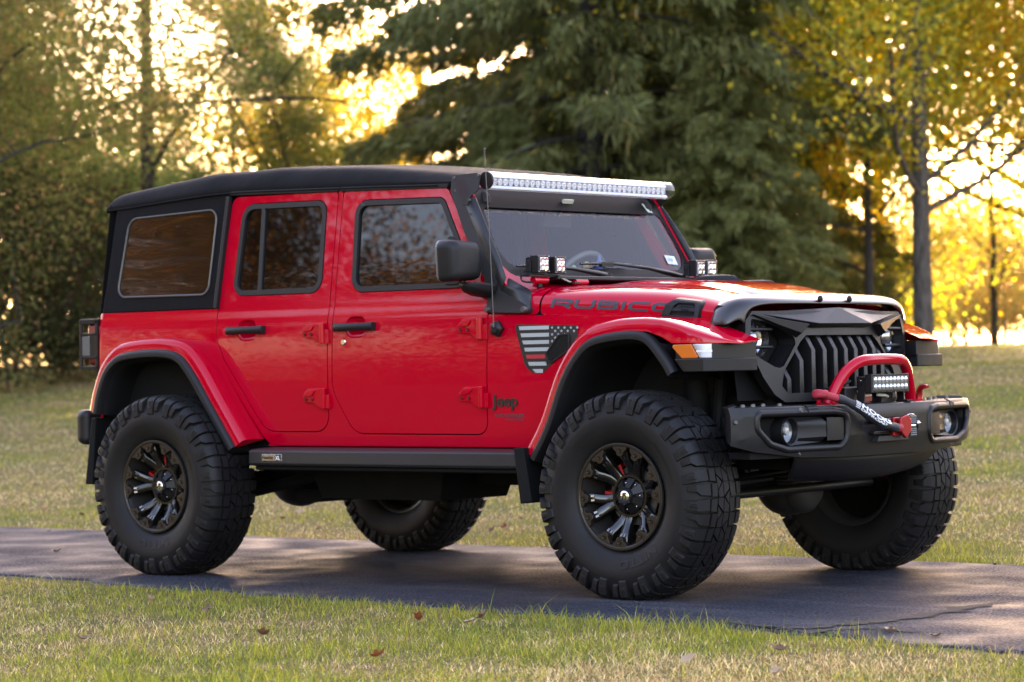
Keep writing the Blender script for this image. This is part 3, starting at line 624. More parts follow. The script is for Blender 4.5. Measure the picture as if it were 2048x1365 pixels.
def vinylwin():
    M, n, l, b = nodemat('clear_vinyl_tinted')
    b.inputs['Base Color'].default_value = (.006, .005, .004, 1); b.inputs['Roughness'].default_value = .03
    b.inputs['Specular IOR Level'].default_value = .85
    tc = n.new('ShaderNodeTexCoord'); mp_ = n.new('ShaderNodeMapping'); mp_.inputs['Scale'].default_value = (1.3, 1, 9)
    nz = n.new('ShaderNodeTexNoise'); nz.inputs['Scale'].default_value = 1.1; nz.inputs['Detail'].default_value = 1.5; nz.inputs['Distortion'].default_value = .5
    l.new(tc.outputs['Object'], mp_.inputs['Vector']); l.new(mp_.outputs[0], nz.inputs['Vector'])
    bp = n.new('ShaderNodeBump'); bp.inputs['Strength'].default_value = 1; bp.inputs['Distance'].default_value = .0045
    l.new(nz.outputs[0], bp.inputs['Height']); l.new(bp.outputs[0], b.inputs['Normal'])
    return M
VINYL = vinylwin()
def clearglass(name, tint=(.82, .88, .86), ior=1.5, rough=.0, refl=1.0):
    M, n, l, b = nodemat(name)
    out = [x for x in n if x.type == 'OUTPUT_MATERIAL'][0]; n.remove(b)
    t = n.new('ShaderNodeBsdfTransparent'); t.inputs[0].default_value = (*tint, 1)
    g = n.new('ShaderNodeBsdfGlossy'); g.inputs['Roughness'].default_value = rough; g.inputs[0].default_value = (refl, refl, refl, 1)
    lw = n.new('ShaderNodeLayerWeight'); lw.inputs[0].default_value = .5; F0 = ((ior-1)/(ior+1))**2      # Schlick, the same from both sides of the pane
    pw_ = n.new('ShaderNodeMath'); pw_.operation = 'POWER'; pw_.inputs[1].default_value = 5; l.new(lw.outputs['Facing'], pw_.inputs[0])
    fr = n.new('ShaderNodeMath'); fr.operation = 'MULTIPLY_ADD'; fr.inputs[1].default_value = 1-F0; fr.inputs[2].default_value = F0; l.new(pw_.outputs[0], fr.inputs[0])
    mx = n.new('ShaderNodeMixShader'); l.new(fr.outputs[0], mx.inputs[0]); l.new(t.outputs[0], mx.inputs[1]); l.new(g.outputs[0], mx.inputs[2])
    l.new(mx.outputs[0], out.inputs[0]); return M
WSGLASS = clearglass('windshield_glass', (.66, .70, .70), 1.55, refl=.78)
CLEAR = clearglass('clear_cover', (.93, .94, .94), 1.5)

car = empty('parked_car', (-1.5, 0, 0))
tag(car, 'red four-door off-roader with black soft top and chunky tyres parked on the driveway', 'car')

YZ = [(.55, .772), (.66, .786), (.70, .796), (.85, .806), (1.05, .809), (1.20, .806), (1.27, .802), (1.30, .797), (1.345, .786), (1.45, .775), (1.85, .725), (1.97, .710)]
def ys(z): return interp(z, [a for a, _ in YZ], [b for _, b in YZ])
def side(s, off=0.):
    def mp(x, z):
        y = ys(z)+off
        if x > -.66: y -= (x+.66)*.112
        return (x, s*y, z)
    return mp
CUTS = [.66, .70, .76, .85, .95, 1.05, 1.14, 1.20, 1.245, 1.27, 1.285, 1.30, 1.32, 1.345, 1.40, 1.45, 1.55, 1.65, 1.75, 1.85]

RDOOR = roundp([(-2.737, 1.925), (-1.987, 1.912), (-1.999, 1.25), (-2.003, .727), (-2.44, .727), (-2.735, 1.10), (-2.789, 1.21), (-2.787, 1.355)],
               [.05, .02, 0, .085, .13, .12, .1, 0])
FDOOR = roundp([(-1.950, 1.910), (-1.262, 1.892), (-1.069, 1.59), (-.991, 1.468), (-.962, 1.38), (-.955, 1.25), (-.973, .715), (-1.83, .718), (-1.967, .93), (-1.961, 1.25)],
               [.02, .05, 0, .1, .1, 0, .06, .11, .16, 0])
RWIN = roundp([(-2.655, 1.882), (-2.060, 1.873), (-2.058, 1.414), (-2.690, 1.416)], [.085, .06, .075, .07], 7)
FWIN = roundp([(-1.862, 1.860), (-1.282, 1.846), (-1.078, 1.49), (-1.135, 1.408), (-1.852, 1.408)], [.075, .06, .06, .05, .075], 7)

# ---------------------------------------------------------------- tub: side panels, rear, floor
body = None
for s in (-1, 1):
    fl = s > 0
    mp = side(s)
    rd = offs(RDOOR, .005); fd = offs(FDOOR, .005)
    A = []                      # under the rear door, up its front edge
    for p in rd[::-1]:
        if p[1] > 1.4 and p[0] < -2.1: break
        if p[1] <= 1.353 or p[0] > -2.05: A.append(p)
    A = [p for p in A if p[1] < 1.9]
    B_ = []                     # down the B-pillar, under the front door, up to the cowl
    for p in fd[::-1]:
        if p[1] > 1.262 and p[0] > -1.1: break
        B_.append(p)
    out = [(-3.672, .86), (-3.672, 1.352)]+[(-2.794, 1.352)]+A+[(-1.983, 1.914), (-1.955, 1.914)]+B_+ \
          [(-.950, 1.276), (-.66, 1.264), (.0, 1.243), (.33, 1.222), (.33, 1.17), (-.20, 1.19), (-.30, 1.165), (-.40, 1.06), (-.47, .95), (-.58, .78), (-.665, .66), (-.665, .655), (-2.42, .655),
           (-2.46, .69), (-2.72, 1.02), (-2.86, 1.13), (-3.04, 1.165), (-3.30, 1.155), (-3.43, 1.10), (-3.54, .96), (-3.59, .86)]
    o = panel(out, [], mp, 'side_panel', RED, car, .02, (.003, 2), CUTS, [-.66, -.4, -.1, .15], flip=fl)
    # black sheet added behind the doors to put shade into the shut lines
    mb = MB(); mb.grid([[(x, s*(ys(z)-.045), z) for x in (-3.66, -2.9, -1.97, -.95, -.6)] for z in (.66, .9, 1.2, 1.34)])
    mb.grid([[(x, s*(ys(z)-.05), z) for x in (-2.0, -1.94)] for z in (1.34, 1.9)])
    build(mb, 'gap_shade_sheet', BLACK, car)
    # ledge between tub and hood
    mb = MB(); mb.grid([[(x, s*(ys(1.25)-.004-max(0, x+.66)*.112), interp(x, (-.95, -.66, .33), (1.274, 1.262, 1.22))), (x, s*(ys(1.25)-.09-max(0, x+.66)*.112), interp(x, (-.95, -.66, .33), (1.262, 1.25, 1.208)))] for x in (-.95, -.66, 0, .33)])
    build(mb, 'cowl_ledge', RED, car)
# rear wall, tailgate, rounded corners, floor, tunnel of the tub
mb = MB()
prof = [(-.802, .86), (-.802, 1.25), (-.786, 1.352)]
for s in (-1, 1):
    rows = []
    for k in range(7):
        a = k/6*math.pi/2
        rows.append([(-3.672-.05*math.sin(a), s*(ys(z)-.05+.05*math.cos(a)), z) for z in (.80, .95, 1.05, 1.2, 1.27, 1.30, 1.352)])
    mb.grid(rows)
mb.grid([[(-3.722, y, z) for y in (-.76, -.3, .3, .76)] for z in (.70, .95, 1.2, 1.352)])
mb.grid([[(x, y, 1.352) for y in (-.74, 0, .74)] for x in (-3.72, -3.60)])
build(mb, 'rear_panel', RED, car)
mb = MB()
mb.box((-2.1, 0, .66), (3.1, 1.5, .04)); mb.box((-.62, 0, 1.0), (.06, 1.4, .55)); mb.box((-3.0, 0, .95), (1.2, 1.05, .62))
mb.box((-.3, 0, .95), (.8, .95, .55))
build(mb, 'floor_pan', BLACK, car)
# rocker
for s in (-1, 1):
    mb = MB(); mb.grid([[(x, s*y, z) for x in (-2.44, -.665)] for y, z in ((.788, .662), (.786, .655), (.74, .635), (.66, .63))])
    build(mb, 'rocker', RED, car)

# ---------------------------------------------------------------- doors
def loopband(l0, l1): return l0, [l1]
def hinge_mesh(x, z, s):
    mb = MB(); y = ys(z)
    # leaf plate
    pl = roundp([(-.150, .018), (-.118, .045), (-.02, .047), (-.02, -.05), (-.048, -.045), (-.075, -.024), (-.150, -.020)], .008, 3)
    mb.prism([(x+a, z+b) for a, b in pl], y-.002, y+.014, lambda a, b, c: (a, s*c, b))
    pl2 = roundp([(-.140, .020), (-.112, .038), (-.06, .040), (-.085, .012), (-.140, .008)], .006, 3)
    mb.prism([(x+a, z+b) for a, b in pl2], y+.012, y+.022, lambda a, b, c: (a, s*c, b))
    mb.cyl((x-.012, s*(y+.014), z-.052), (x-.012, s*(y+.014), z+.048), .016, 14)
    mb.box((x+.012, s*(y+.006), z-.018), (.035, .018, .07))
    for q in (-.13, -.085): mb.cyl((x+q, s*(y+.012), z-.006), (x+q, s*(y+.020), z-.006), .0085, 10)
    return mb
def handle_mesh(x, z, s):
    y = ys(z); mb = MB()
    P = [(-.133, .018), (-.133, .026), (-.11, .034), (.0, .036), (.10, .035), (.128, .030), (.131, .018)]
    for (dz0, dz1, k0) in ((-.020, .020, 0),):
        rows = []
        for t in range(9):
            a = t/8*2*math.pi
            rows.append([(x+px, s*(y+py-.008+.013*math.cos(a)*(1 if i not in (0, 6) else .7)), z+.019*math.sin(a)*(1.0 if 0 < i < 6 else .8)*(1.15 if i in (0, 1, 5, 6) else 1)) for i, (px, py) in enumerate(P)])
        mb.grid(rows)
    for e in (-.118, .113): mb.box((x+e, s*(y+.008), z), (.035, .02, .038))
    mb.box((x-.02, s*(y+.035), z), (.16, .004, .008))
    return mb
def make_door(s, outline, win, hx, hinges, rear):
    fl = s > 0; mp = side(s)
    inner = offs(win, -.003)
    zc = 1.238; sc_ = [(hx-.005+.068*math.copysign(abs(math.cos(a))**.6, math.cos(a)), zc-.002+.054*math.copysign(abs(math.sin(a))**.8, math.sin(a))) for a in [2*math.pi*j/28 for j in range(28)]]
    d = panel(offs(outline, -.001), [offs(win, .004), sc_], mp, 'door', RED, car, .03, (.0045, 3), CUTS, flip=fl)
    panel(win, [offs(win, -.026)], side(s, .004), 'window_seal', TRIM, d, .016, (.005, 2), CUTS, flip=fl)
    panel(offs(win, -.02), [], side(s, -.010), 'window', GLASSD, d, 0, None, CUTS, flip=fl)
    if rear:
        mb = MB(); pl = [(-2.522, 1.868), (-2.496, 1.868), (-2.486, 1.427), (-2.512, 1.427)]
        mb.prism(pl, 0, 1, lambda a, b, c: (a, s*(ys(b)-.012+.014*c), b)); build(mb, 'window_divider', TRIM, d, bevel=(.003, 2))
    else:
        mb = MB(); pl = roundp([(-1.235, 1.660), (-1.180, 1.640), (-1.098, 1.497), (-1.145, 1.422), (-1.235, 1.422)], [.01, .02, .04, .04, .01])
        mb.prism(pl, 0, 1, lambda a, b, c: (a, s*(ys(b)-.012+.022*c), b)); build(mb, 'mirror_sail', PLAST, d, bevel=(.006, 2))
    # scoop behind the handle
    mb = MB(); zc = 1.238
    rows = []
    for k in range(5):
        f = k/4
        rows.append([(hx-.005+(.085-.02*f)*math.cos(a), s*(ys(zc)+.0022-.0016*f*0), zc-.002+(.058-.016*f)*math.sin(a)*(1 if math.sin(a) > 0 else .95)) for a in [2*math.pi*j/24 for j in range(24)]])
    h = build(handle_mesh(hx, zc, s), 'handle', PLAST, d, angle=50, bevel=None)
    for hz in (1.213, .892):
        build(hinge_mesh(hinges, hz, s), 'hinge', RED, d, bevel=(.004, 3))
        for q in (-.13, -.085):
            mb = MB(); mb.lathe([(0, .0205), (.004, .0205), (.0055, .0225), (.008, .0225), (.0092, .019)], 10, lambda t, r, h_: (hinges+q+r*math.cos(t), s*(ys(hz)+h_), hz-.006+r*math.sin(t))); build(mb, 'hinge_bolt', DKRED, d)
    # shallow raised lip around the hand scoop
    mb = MB(); mb.grid([[(hx-.005+(a-hx+.005)*f, s*(ys(b)+o), zc+(b-zc)*f) for a, b in sc_] for f, o in ((1.0, -.003), (.97, -.010), (.85, -.020), (.6, -.027), (.02, -.030))], 0, True); build(mb, 'handle_scoop', RED, d, angle=80)
    if not rear:
        mb = MB(); mb.lathe([(0, .008), (.012, .008), (.016, .004), (.017, -.004)], 16, lambda t, r, h_: (-1.885+r*math.cos(t), s*(ys(1.165)+h_), 1.165+r*math.sin(t)))
        build(mb, 'lock', CHROME, d)
    return d
for s in (-1, 1):
    make_door(s, RDOOR, RWIN, -2.560, -2.008, True)
    make_door(s, FDOOR, FWIN, -1.800, -.978, False)

# ---------------------------------------------------------------- soft top
QUART = [(-3.680, 1.356), (-3.660, 1.50), (-3.622, 1.92), (-2.75, 1.945), (-2.795, 1.356)]
QWIN = roundp([(-3.515, 1.853), (-2.835, 1.872), (-2.862, 1.424), (-3.570, 1.430)], [.07, .06, .06, .06], 7)
for s in (-1, 1):
    q = panel(QUART, [offs(QWIN, -.012)], side(s, .004), 'soft_side', FABRIC, car, .012, (.004, 2), CUTS, flip=s > 0)
    panel(offs(QWIN, -.008), [], side(s, .003), 'quarter_window', VINYL, q, 0, None, CUTS, flip=s > 0)
    mb = MB(); L_ = [(a, s*(ys(b)+.006), b) for a, b in offs(QWIN, -.004)]
    mb.tube(L_, .0055, 8, closed=True); build(mb, 'window_welt', pmat('grey_welt', (.09, .085, .08), .3, .3), q, angle=80)
    mb = MB(); mb.box((-2.770, s*.765, 1.64), (.022, .03, .58), Matrix.Rotation(R(4.0), 3, 'Y') @ Matrix.Rotation(R(s*7), 3, 'X')); build(mb, 'door_surround', PLAST, car, bevel=(.005, 2))
    # drip rails over the doors
    for x0, x1, z0, z1 in ((-2.752, -1.982, 1.946, 1.925), (-1.974, -1.262, 1.925, 1.902)):
        mb = MB(); mb.prism([(x0, z0-.014), (x1, z1-.014), (x1+.01, z1+.009), (x0+.012, z0+.010)], 0, 1, lambda a, b, c: (a, s*(.690+.036*c), b))
        build(mb, 'drip_rail', PLAST, car, bevel=(.004, 2))
st = [(-3.705, 1.895, 1.955), (-3.69, 1.898, 1.985), (-3.65, 1.90, 2.004), (-3.50, 1.906, 2.018), (-3.27, 1.92, 2.040), (-3.08, 1.931, 2.056), (-2.94, 1.938, 2.074), (-2.80, 1.941, 2.068), (-2.62, 1.940, 2.066), (-2.50, 1.937, 2.074),
      (-2.34, 1.932, 2.064), (-2.10, 1.925, 2.053), (-1.92, 1.920, 2.045), (-1.70, 1.914, 2.024), (-1.50, 1.906, 2.001), (-1.32, 1.90, 1.982), (-1.22, 1.90, 1.966), (-1.17, 1.90, 1.948), (-1.15, 1.90, 1.92)]
rows = []
for x, zl, zt in st:
    h = zt-zl; sag = .010*math.sin((x+2.94)*math.pi/.44)**2 if -3.5 < x < -1.3 else 0
    half = [(.722, zl), (.728, zl+.02), (.722, zl+h*.30), (.708-sag, zl+h*.55), (.680-sag, zl+h*.80), (.640, zl+h*.93), (.56, zt-.002), (.45, zt+.008), (.3, zt+.016), (.15, zt+.020), (0, zt+.022)]
    rows.append([(x, -y, z) for y, z in half]+[(x, y, z) for y, z in half[-2::-1]])
rows.insert(0, [(-3.70, p[1], min(p[2], 1.89)) for p in rows[0]])
mb = MB(); mb.grid(rows); top = build(mb, 'soft_top', FABRIC, car, angle=75, subsurf=2)
mb = MB()        # rear curtain of the soft top
mb.grid([[(interp(z, (1.352, 1.93), (-3.70, -3.668)), y*interp(z, (1.352, 1.93), (1, .93)), z) for y in (-.782, -.4, 0, .4, .782)] for z in (1.352, 1.6, 1.93)])
build(mb, 'rear_curtain', FABRIC, car)
for s in (-1, 1):   # seam rope along the flap edge
    mb = MB(); mb.tube([(x, s*.7275, zl+.004) for x, zl, zt in st[1:-3]], .004, 6); build(mb, 'flap_seam', FABRIC, top, angle=80)

# ---------------------------------------------------------------- hood and cowl
HZ = ([-.95, -.66, -.30, -.04, .09, .21, .29, .345, .385, .41], [1.415, 1.408, 1.402, 1.386, 1.365, 1.337, 1.308, 1.286, 1.262, 1.235])
def hoodsec(x, n0=None):
    w_ = interp(x, (-.95, -.66, .40), (.792, .774, .655)); zl = interp(x, (-.95, -.66, .33, .41), (1.277, 1.266, 1.224, 1.205)); zc = interp(x, *HZ)
    h = zc-zl
    pr = [(w_, zl), (w_-.001, zl+.25*h), (w_-.006, zl+.42*h), (w_-.020, zl+.58*h), (w_-.045, zl+.72*h), (w_-.09, zl+.845*h), (w_-.15, zl+.925*h), (w_-.22, zl+.97*h), (.40, zl+.992*h),
          (.36, zc), (.335, zc+.004), (.31, zc+.012), (.28, zc+.019), (.22, zc+.022), (.10, zc+.023), (0, zc+.024)]
    if x < -.5: pr = [(a, b-(.015 if a < .345 else 0)*(1 if x < -.6 else .4)) for a, b in pr]
    return [(x, -a, b) for a, b in pr]+[(x, a, b) for a, b in pr[-2::-1]]
xs_ = [-.655, -.62, -.5, -.36, -.2, -.06, .05, .13, .2, .26, .31, .335, .345]
mb = MB(); mb.grid([hoodsec(x) for x in xs_]); hood = build(mb, 'hood', RED, car, angle=80, subsurf=2)
mb = MB(); mb.grid([hoodsec(x) for x in (-.955, -.9, -.8, -.72, -.665)]); cowl = build(mb, 'cowl_panel', RED, car, angle=80, subsurf=1)
mb = MB(); mb.grid([[(x, p[1]*.985, p[2]-.012) for p in hoodsec(-.66)] for x in (-.69, -.63)]); build(mb, 'hood_gap', BLACK, car)
mb = MB(); mb.box((-.80, 0, 1.435), (.14, 1.1, .02), Matrix.Rotation(R(-8), 3, 'Y')); build(mb, 'cowl_grille', PLAST, cowl, bevel=(.006, 2))
def onhood(x, z, s=-1, off=0.):
    """point on the hood's side wall"""
    P_ = hoodsec(x)[:16]; zz = [p[2] for p in P_]
    y = float(np.interp(z, zz, [p[1] for p in P_]))
    return (x, -s*(y-off) if s > 0 else y-off, z)
# lettering on the hood side: wide block strokes
def stroke(mb, pts, t, mp, closed=False):
    P_ = [Vector(p) for p in pts]; n = len(P_)
    L_, R_ = [], []
    for i in range(n):
        a = P_[i]-P_[i-1] if i > 0 or closed else P_[1]-P_[0]; b = P_[(i+1) % n]-P_[i] if i < n-1 or closed else P_[-1]-P_[-2]
        a.normalize(); b.normalize(); na = Vector((-a.y, a.x)); nb = Vector((-b.y, b.x)); k = na+nb; k = k/max(.35, k.length_squared/2)
        L_.append(P_[i]+k*t/2); R_.append(P_[i]-k*t/2)
    m_ = n if closed else n-1
    V = [mp(*p) for p in L_]+[mp(*p) for p in R_]
    mb.add(V, [(i, (i+1) % n, n+(i+1) % n, n+i) for i in range(m_)])
GL = {'R': [[(.12, 0), (.12, .88), (1.15, .88), (1.36, .76), (1.36, .56), (1.15, .44), (.35, .44)], [(.80, .44), (1.42, 0)]],
      'U': [[(.12, 1), (.12, .3), (.3, .12), (1.12, .12), (1.3, .3), (1.3, 1)]],
      'B': [[(.12, .12), (.12, .88), (1.12, .88), (1.3, .78), (1.3, .6), (1.18, .5), (.12, .5)], [(1.18, .5), (1.34, .4), (1.34, .22), (1.16, .12), (.12, .12)]],
      'I': [[(.16, 0), (.16, 1)]],
      'C': [[(1.4, .88), (.34, .88), (.12, .7), (.12, .3), (.34, .12), (1.4, .12)]],
      'O': [[(1.14, .88), (.34, .88), (.12, .7), (.12, .3), (.34, .12), (1.14, .12), (1.36, .3), (1.36, .7), (1.14, .88)]],
      'N': [[(.12, 0), (.12, .88), (1.1, .12), (1.32, .12), (1.32, 1)]]}
ADV = {'R': 1.62, 'U': 1.60, 'B': 1.62, 'I': .52, 'C': 1.60, 'O': 1.66, 'N': 1.6}
for s in (-1,):
    mb = MB(); x = 0; tot = sum(ADV[c] for c in 'RUBICON'); X0, X1 = -.603, .185
    def mpl(a, b):
        sx = X0+(X1-X0)*(a+.12*b)/tot
        return onhood(sx, interp(sx, (-.6, 0), (1.300, 1.262))+b*.042+.0*a, s, .0022)
    for ch in 'RUBICON':
        for st_ in GL[ch]:
            pp = []
            for i in range(len(st_)-1):
                for k in range(3): f = k/3; pp.append((x+st_[i][0]*(1-f)+st_[i+1][0]*f, st_[i][1]*(1-f)+st_[i+1][1]*f))
            pp.append((x+st_[-1][0], st_[-1][1]))
            stroke(mb, pp, .25, mpl)
        x += ADV[ch]
    build(mb, 'hood_lettering', DECAL, hood, angle=180, recalc=False)
# side vent of the hood
for s in (-1,):
    def mv(d):
        return lambda a, b, c=0: onhood(a, b, s, d+c)
    ol = roundp([(-.012, 1.236), (.015, 1.300), (.055, 1.328), (.178, 1.312), (.200, 1.298), (.190, 1.220)], [.004, .02, .03, .03, .02, .004])
    il = roundp([(.035, 1.246), (.062, 1.292), (.085, 1.305), (.155, 1.298), (.168, 1.285), (.165, 1.236)], [.006, .015, .02, .012, .01, .006])
    mb = MB(); V0 = [onhood(a, b, s, .0) for a, b in ol]; V1 = [onhood(a, b, s, .022) for a, b in offs(ol, -.006)]; V2 = [onhood(a, b, s, .023) for a, b in offs(ol, -.013)]
    n_ = len(ol)
    def near(i): return min(range(len(il)), key=lambda k: (il[k][0]-ol[i][0])**2+(il[k][1]-ol[i][1])**2)
    V3 = [onhood(*il[near(i)], s, .018) for i in range(n_)]; V4 = [onhood(*il[near(i)], s, .006) for i in range(n_)]
    for a, b in ((V0, V1), (V1, V2), (V2, V3), (V3, V4)): mb.grid([a, b], 0, True)
    vent = build(mb, 'hood_vent', PLAST, hood, angle=50, weld=0, recalc=True)
    mb = MB(); mb.add([onhood(a, b, s, .007) for a, b in offs(il, .004)], [list(range(len(il)))]); build(mb, 'vent_recess', BLACK, hood)
    mb = MB()
    for (za, zb) in ((1.243, 1.264), (1.280, 1.300)):
        for r_ in range(2):
            for c_ in range(9):
                cx = .046+c_*.0135+(.00675 if r_ else 0); cz = za+.005+r_*.0115-(cx-.04)*.06
                if cx > .160 or (za > 1.27 and cx < .075): continue
                h0 = [(cx+.0075*math.cos(R(30+60*k)), cz+.0068*math.sin(R(30+60*k))) for k in range(6)]
                h1 = [(cx+.0052*math.cos(R(30+60*k)), cz+.0046*math.sin(R(30+60*k))) for k in range(6)]
                mb.grid([[onhood(*p, s, .011) for p in h0], [onhood(*p, s, .011) for p in h1]], 0, True)
    mb.prism([(.046, 1.267), (.166, 1.260), (.167, 1.276), (.060, 1.281)], .006, .015, lambda a, b, c: onhood(a, b, s, c))
    build(mb, 'vent_mesh', PLAST, hood, angle=30)
    V, F = textgeo('Jeep', .022, 0, .0006); mb = MB(); mb.add([onhood(.098+v[0], 1.2655+v[1]*.8-.05*v[0], s, .0158) for v in V], F); build(mb, 'vent_badge', BLACK, hood, recalc=False)
# rubber hood latches
for s in (-1, 1):
    mb = MB(); xc = .305
    pl = roundp([(-.055, 1.170), (-.038, 1.245), (-.030, 1.272), (-.012, 1.286), (.018, 1.283), (.034, 1.258), (.030, 1.215), (.022, 1.168)], .008, 3)
    hl = roundp([(-.026, 1.208), (-.020, 1.262), (.010, 1.262), (.012, 1.206)], .006, 3)
    f = lambda a, b: (xc+a, s*(.700-(.018 if b > 1.24 else 0)+.012), b)
    p_ = panel(pl, [hl], f, 'hood_latch', SATIN, hood, .045, (.007, 2), flip=s > 0)
    mb.box((xc-.005, s*.695, 1.232), (.024, .03, .03)); mb.box((xc-.012, s*.69, 1.178), (.095, .05, .024)); build(mb, 'latch_catch', SATIN, hood, bevel=(.005, 2))
# hood bumpers and washer nozzles on top of the hood
for x, y in ((-.45, .32), (-.42, .60)):
    mb = MB(); zc = hoodsec(x)[15][2]-.012 if y < .34 else interp(x, *HZ)-.012
    mb.grid([[(x+.11*math.cos(a)*f*1.3, y+.03*math.sin(a)*f, zc+h_) for a in [2*math.pi*j/16 for j in range(16)]] for f, h_ in ((1.1, -.01), (1, .012), (.8, .034), (.4, .040), (0.01, .04))], 0, True)
    build(mb, 'hood_bumper', PLAST, hood, angle=60)
# smoked bug shield
ridge = [(-.735, 1.196), (-.728, 1.225), (-.712, 1.262), (-.68, 1.300), (-.63, 1.322), (-.55, 1.333), (-.4, 1.338), (-.2, 1.341), (0, 1.343)]
def sym(L_): return L_+[(-a, b) for a, b in L_[-2::-1]]
RG = sym(ridge)
def shrow(x0, xs, dz, ky):
    return [(x0-xs*abs(a/.735)**2.2, a*ky, b+dz*(1 if b > 1.26 else .3)) for a, b in RG]
inner = sym([(-.655, 1.196), (-.650, 1.222), (-.638, 1.248), (-.612, 1.268), (-.57, 1.280), (-.50, 1.288), (-.38, 1.290), (-.2, 1.291), (0, 1.289)])
mb = MB()
mb.grid([shrow(.245, -.03, -.008, .985), shrow(.30, -.005, -.002, .998), shrow(.355, .01, 0, 1), shrow(.395, .02, -.006, .995)]+
        [[(.432-.035*abs(a/.655)**2.2, a*1.04, b+.026) for a, b in inner], [(.452-.045*abs(a/.655)**2.2, a*1.01, b+.010) for a, b in inner], [(.455-.045*abs(a/.655)**2.2, a, b) for a, b in inner], [(.444-.045*abs(a/.655)**2.2, a*.985, b-.004) for a, b in inner]])
shield = build(mb, 'bug_shield', GLOSSB, car, angle=60, solid=.004, subsurf=1)
mb = MB()
for y in (-.12, .12): mb.sphere((.452, y, 1.312), .012, 10, 6, 0, (1, 1.2, 1.4))
build(mb, 'shield_clip', PLAST, shield)

# ---------------------------------------------------------------- windshield
def wsx(z): return -.88-(z-1.45)*.549
def ws(off=0.): return lambda y, z: (wsx(z)+off, y, z)
wo = roundp([(-.785, 1.400), (.785, 1.400), (.722, 1.905), (-.722, 1.905)], .03)
wi = roundp([(-.768, 1.455), (.768, 1.455), (.708, 1.886), (-.708, 1.886)], [.10, .10, .05, .05], 7)
wframe = panel(wo, [wi], ws(), 'windshield_frame', RED, car, .05, (.008, 2))
panel(offs(wi, .004), [], ws(-.008), 'windshield', WSGLASS, wframe, 0)
panel(offs(wi, .003), [roundp([(-.735, 1.500), (.735, 1.500), (.692, 1.790), (-.692, 1.790)], [.10, .10, .04, .04], 7)], ws(-.004), 'glass_border_and_shade', pmat('frit_and_shade_black', (.004, .004, .004), .5, spec=.15), wframe, 0)  # deep top band: tint strip plus the light bar's shade, in black
# inspection stickers, toll tag
mb = MB()
mb.add([ws(-.002)(a, b) for a, b in ((.575, 1.578), (.655, 1.573), (.655, 1.528), (.575, 1.533))], [(0, 1, 2, 3)]); build(mb, 'sticker', pmat('sticker_blue', (.45, .55, .62), .5), wframe)
mb = MB(); mb.add([ws(-.002)(a, b) for a, b in ((.664, 1.572), (.742-.07, 1.567), (.742-.07, 1.523), (.664, 1.528))], [(0, 1, 2, 3)])
mb = MB(); mb.add([ws(-.001)(a, b) for a, b in ((.618, 1.572), (.650, 1.570), (.650, 1.534), (.618, 1.537))], [(0, 1, 2, 3)]); build(mb, 'sticker', WHITE, wframe)
V, F = textgeo('11 23', .022, 0, .0005); mb = MB(); mb.add([ws(.0005)(.585+v[0]*.9, 1.548+v[1]*.9) for v in V], F); build(mb, 'sticker_print', pmat('dark_print', (.02, .03, .06), .5), wframe, recalc=False)
mb = MB(); mb.box((wsx(1.832)-.006, -.02, 1.832), (.012, .085, .038), Matrix.Rotation(R(28), 3, 'Y')); build(mb, 'toll_tag', CREAM, wframe, bevel=(.006, 2))
mb = MB(); mb.add([ws(-.002)(a, b) for a, b in ((.585, 1.848), (.625, 1.845), (.650, 1.800), (.610, 1.803))], [(0, 1, 2, 3)]); build(mb, 'sticker', CREAM, wframe)
# wipers
def wiper(p0, p1, b0, b1):
    mb = MB()
    a = Vector(p0); b = Vector(p1); mid = (a+b)/2+Vector((.02, 0, .01))
    mb.tube([a, a*.85+b*.15+Vector((.006, 0, .006)), mid, b], [.016, .014, .009, .006], 8)
    mb.cyl(a-Vector((0, 0, .03)), a+Vector((0, 0, .014)), .02, 12)
    wpr = build(mb, 'wiper', SATIN, wframe, angle=50)
    mb = MB(); c = Vector(b0); d = Vector(b1); mb.tube([c, c*.5+d*.5+Vector((.004, 0, .004)), d], [.005, .008, .005], 8)
    e = c*.5+d*.5; mb.box(e, (.02, .09, .022)); build(mb, 'wiper_blade', SATIN, wpr, angle=50)
W_ = lambda y, z, o=.018: (wsx(z)+o, y, z)
wiper(W_(-.01, 1.462, .03), W_(-.56, 1.505, .02), W_(-.66, 1.502), W_(-.38, 1.505))
wiper(W_(.60, 1.462, .03), W_(.04, 1.528, .02), W_(-.17, 1.520), W_(.24, 1.522))

# cabin: dashboard, wheel, seats, roll bars
cabin = empty('cabin', (-1.5, 0, .7), None); cabin.parent = car; cabin.matrix_parent_inverse = Matrix.Translation((1.5, 0, 0)); WORLD_INV['cabin'] = Matrix.Translation((1.5, 0, -.7))
mb = MB(); mb.prism(roundp([(-.93, 1.30), (-.96, 1.44), (-1.10, 1.475), (-1.22, 1.46), (-1.28, 1.38), (-1.24, 1.1), (-.93, 1.1)], .03), -.72, .72, lambda a, b, c: (a, c, b)); build(mb, 'dashboard', SEATM, cabin)
mb = MB(); C0 = Vector((-1.36, .37, 1.44)); ax = Vector((-.82, 0, .50)).normalized(); e1 = Vector((0, 1, 0)); e2 = ax.cross(e1)
mb.tube([C0+.185*(math.cos(t)*e1+math.sin(t)*e2) for t in [2*math.pi*j/28 for j in range(28)]], .015, 8, closed=True)
mb.tube([C0-ax*.16, C0], .03, 8); mb.box(C0, (.04, .34, .05)); build(mb, 'steering_wheel', pmat('wheel_grey', (.22, .22, .22), .5), cabin, angle=60)
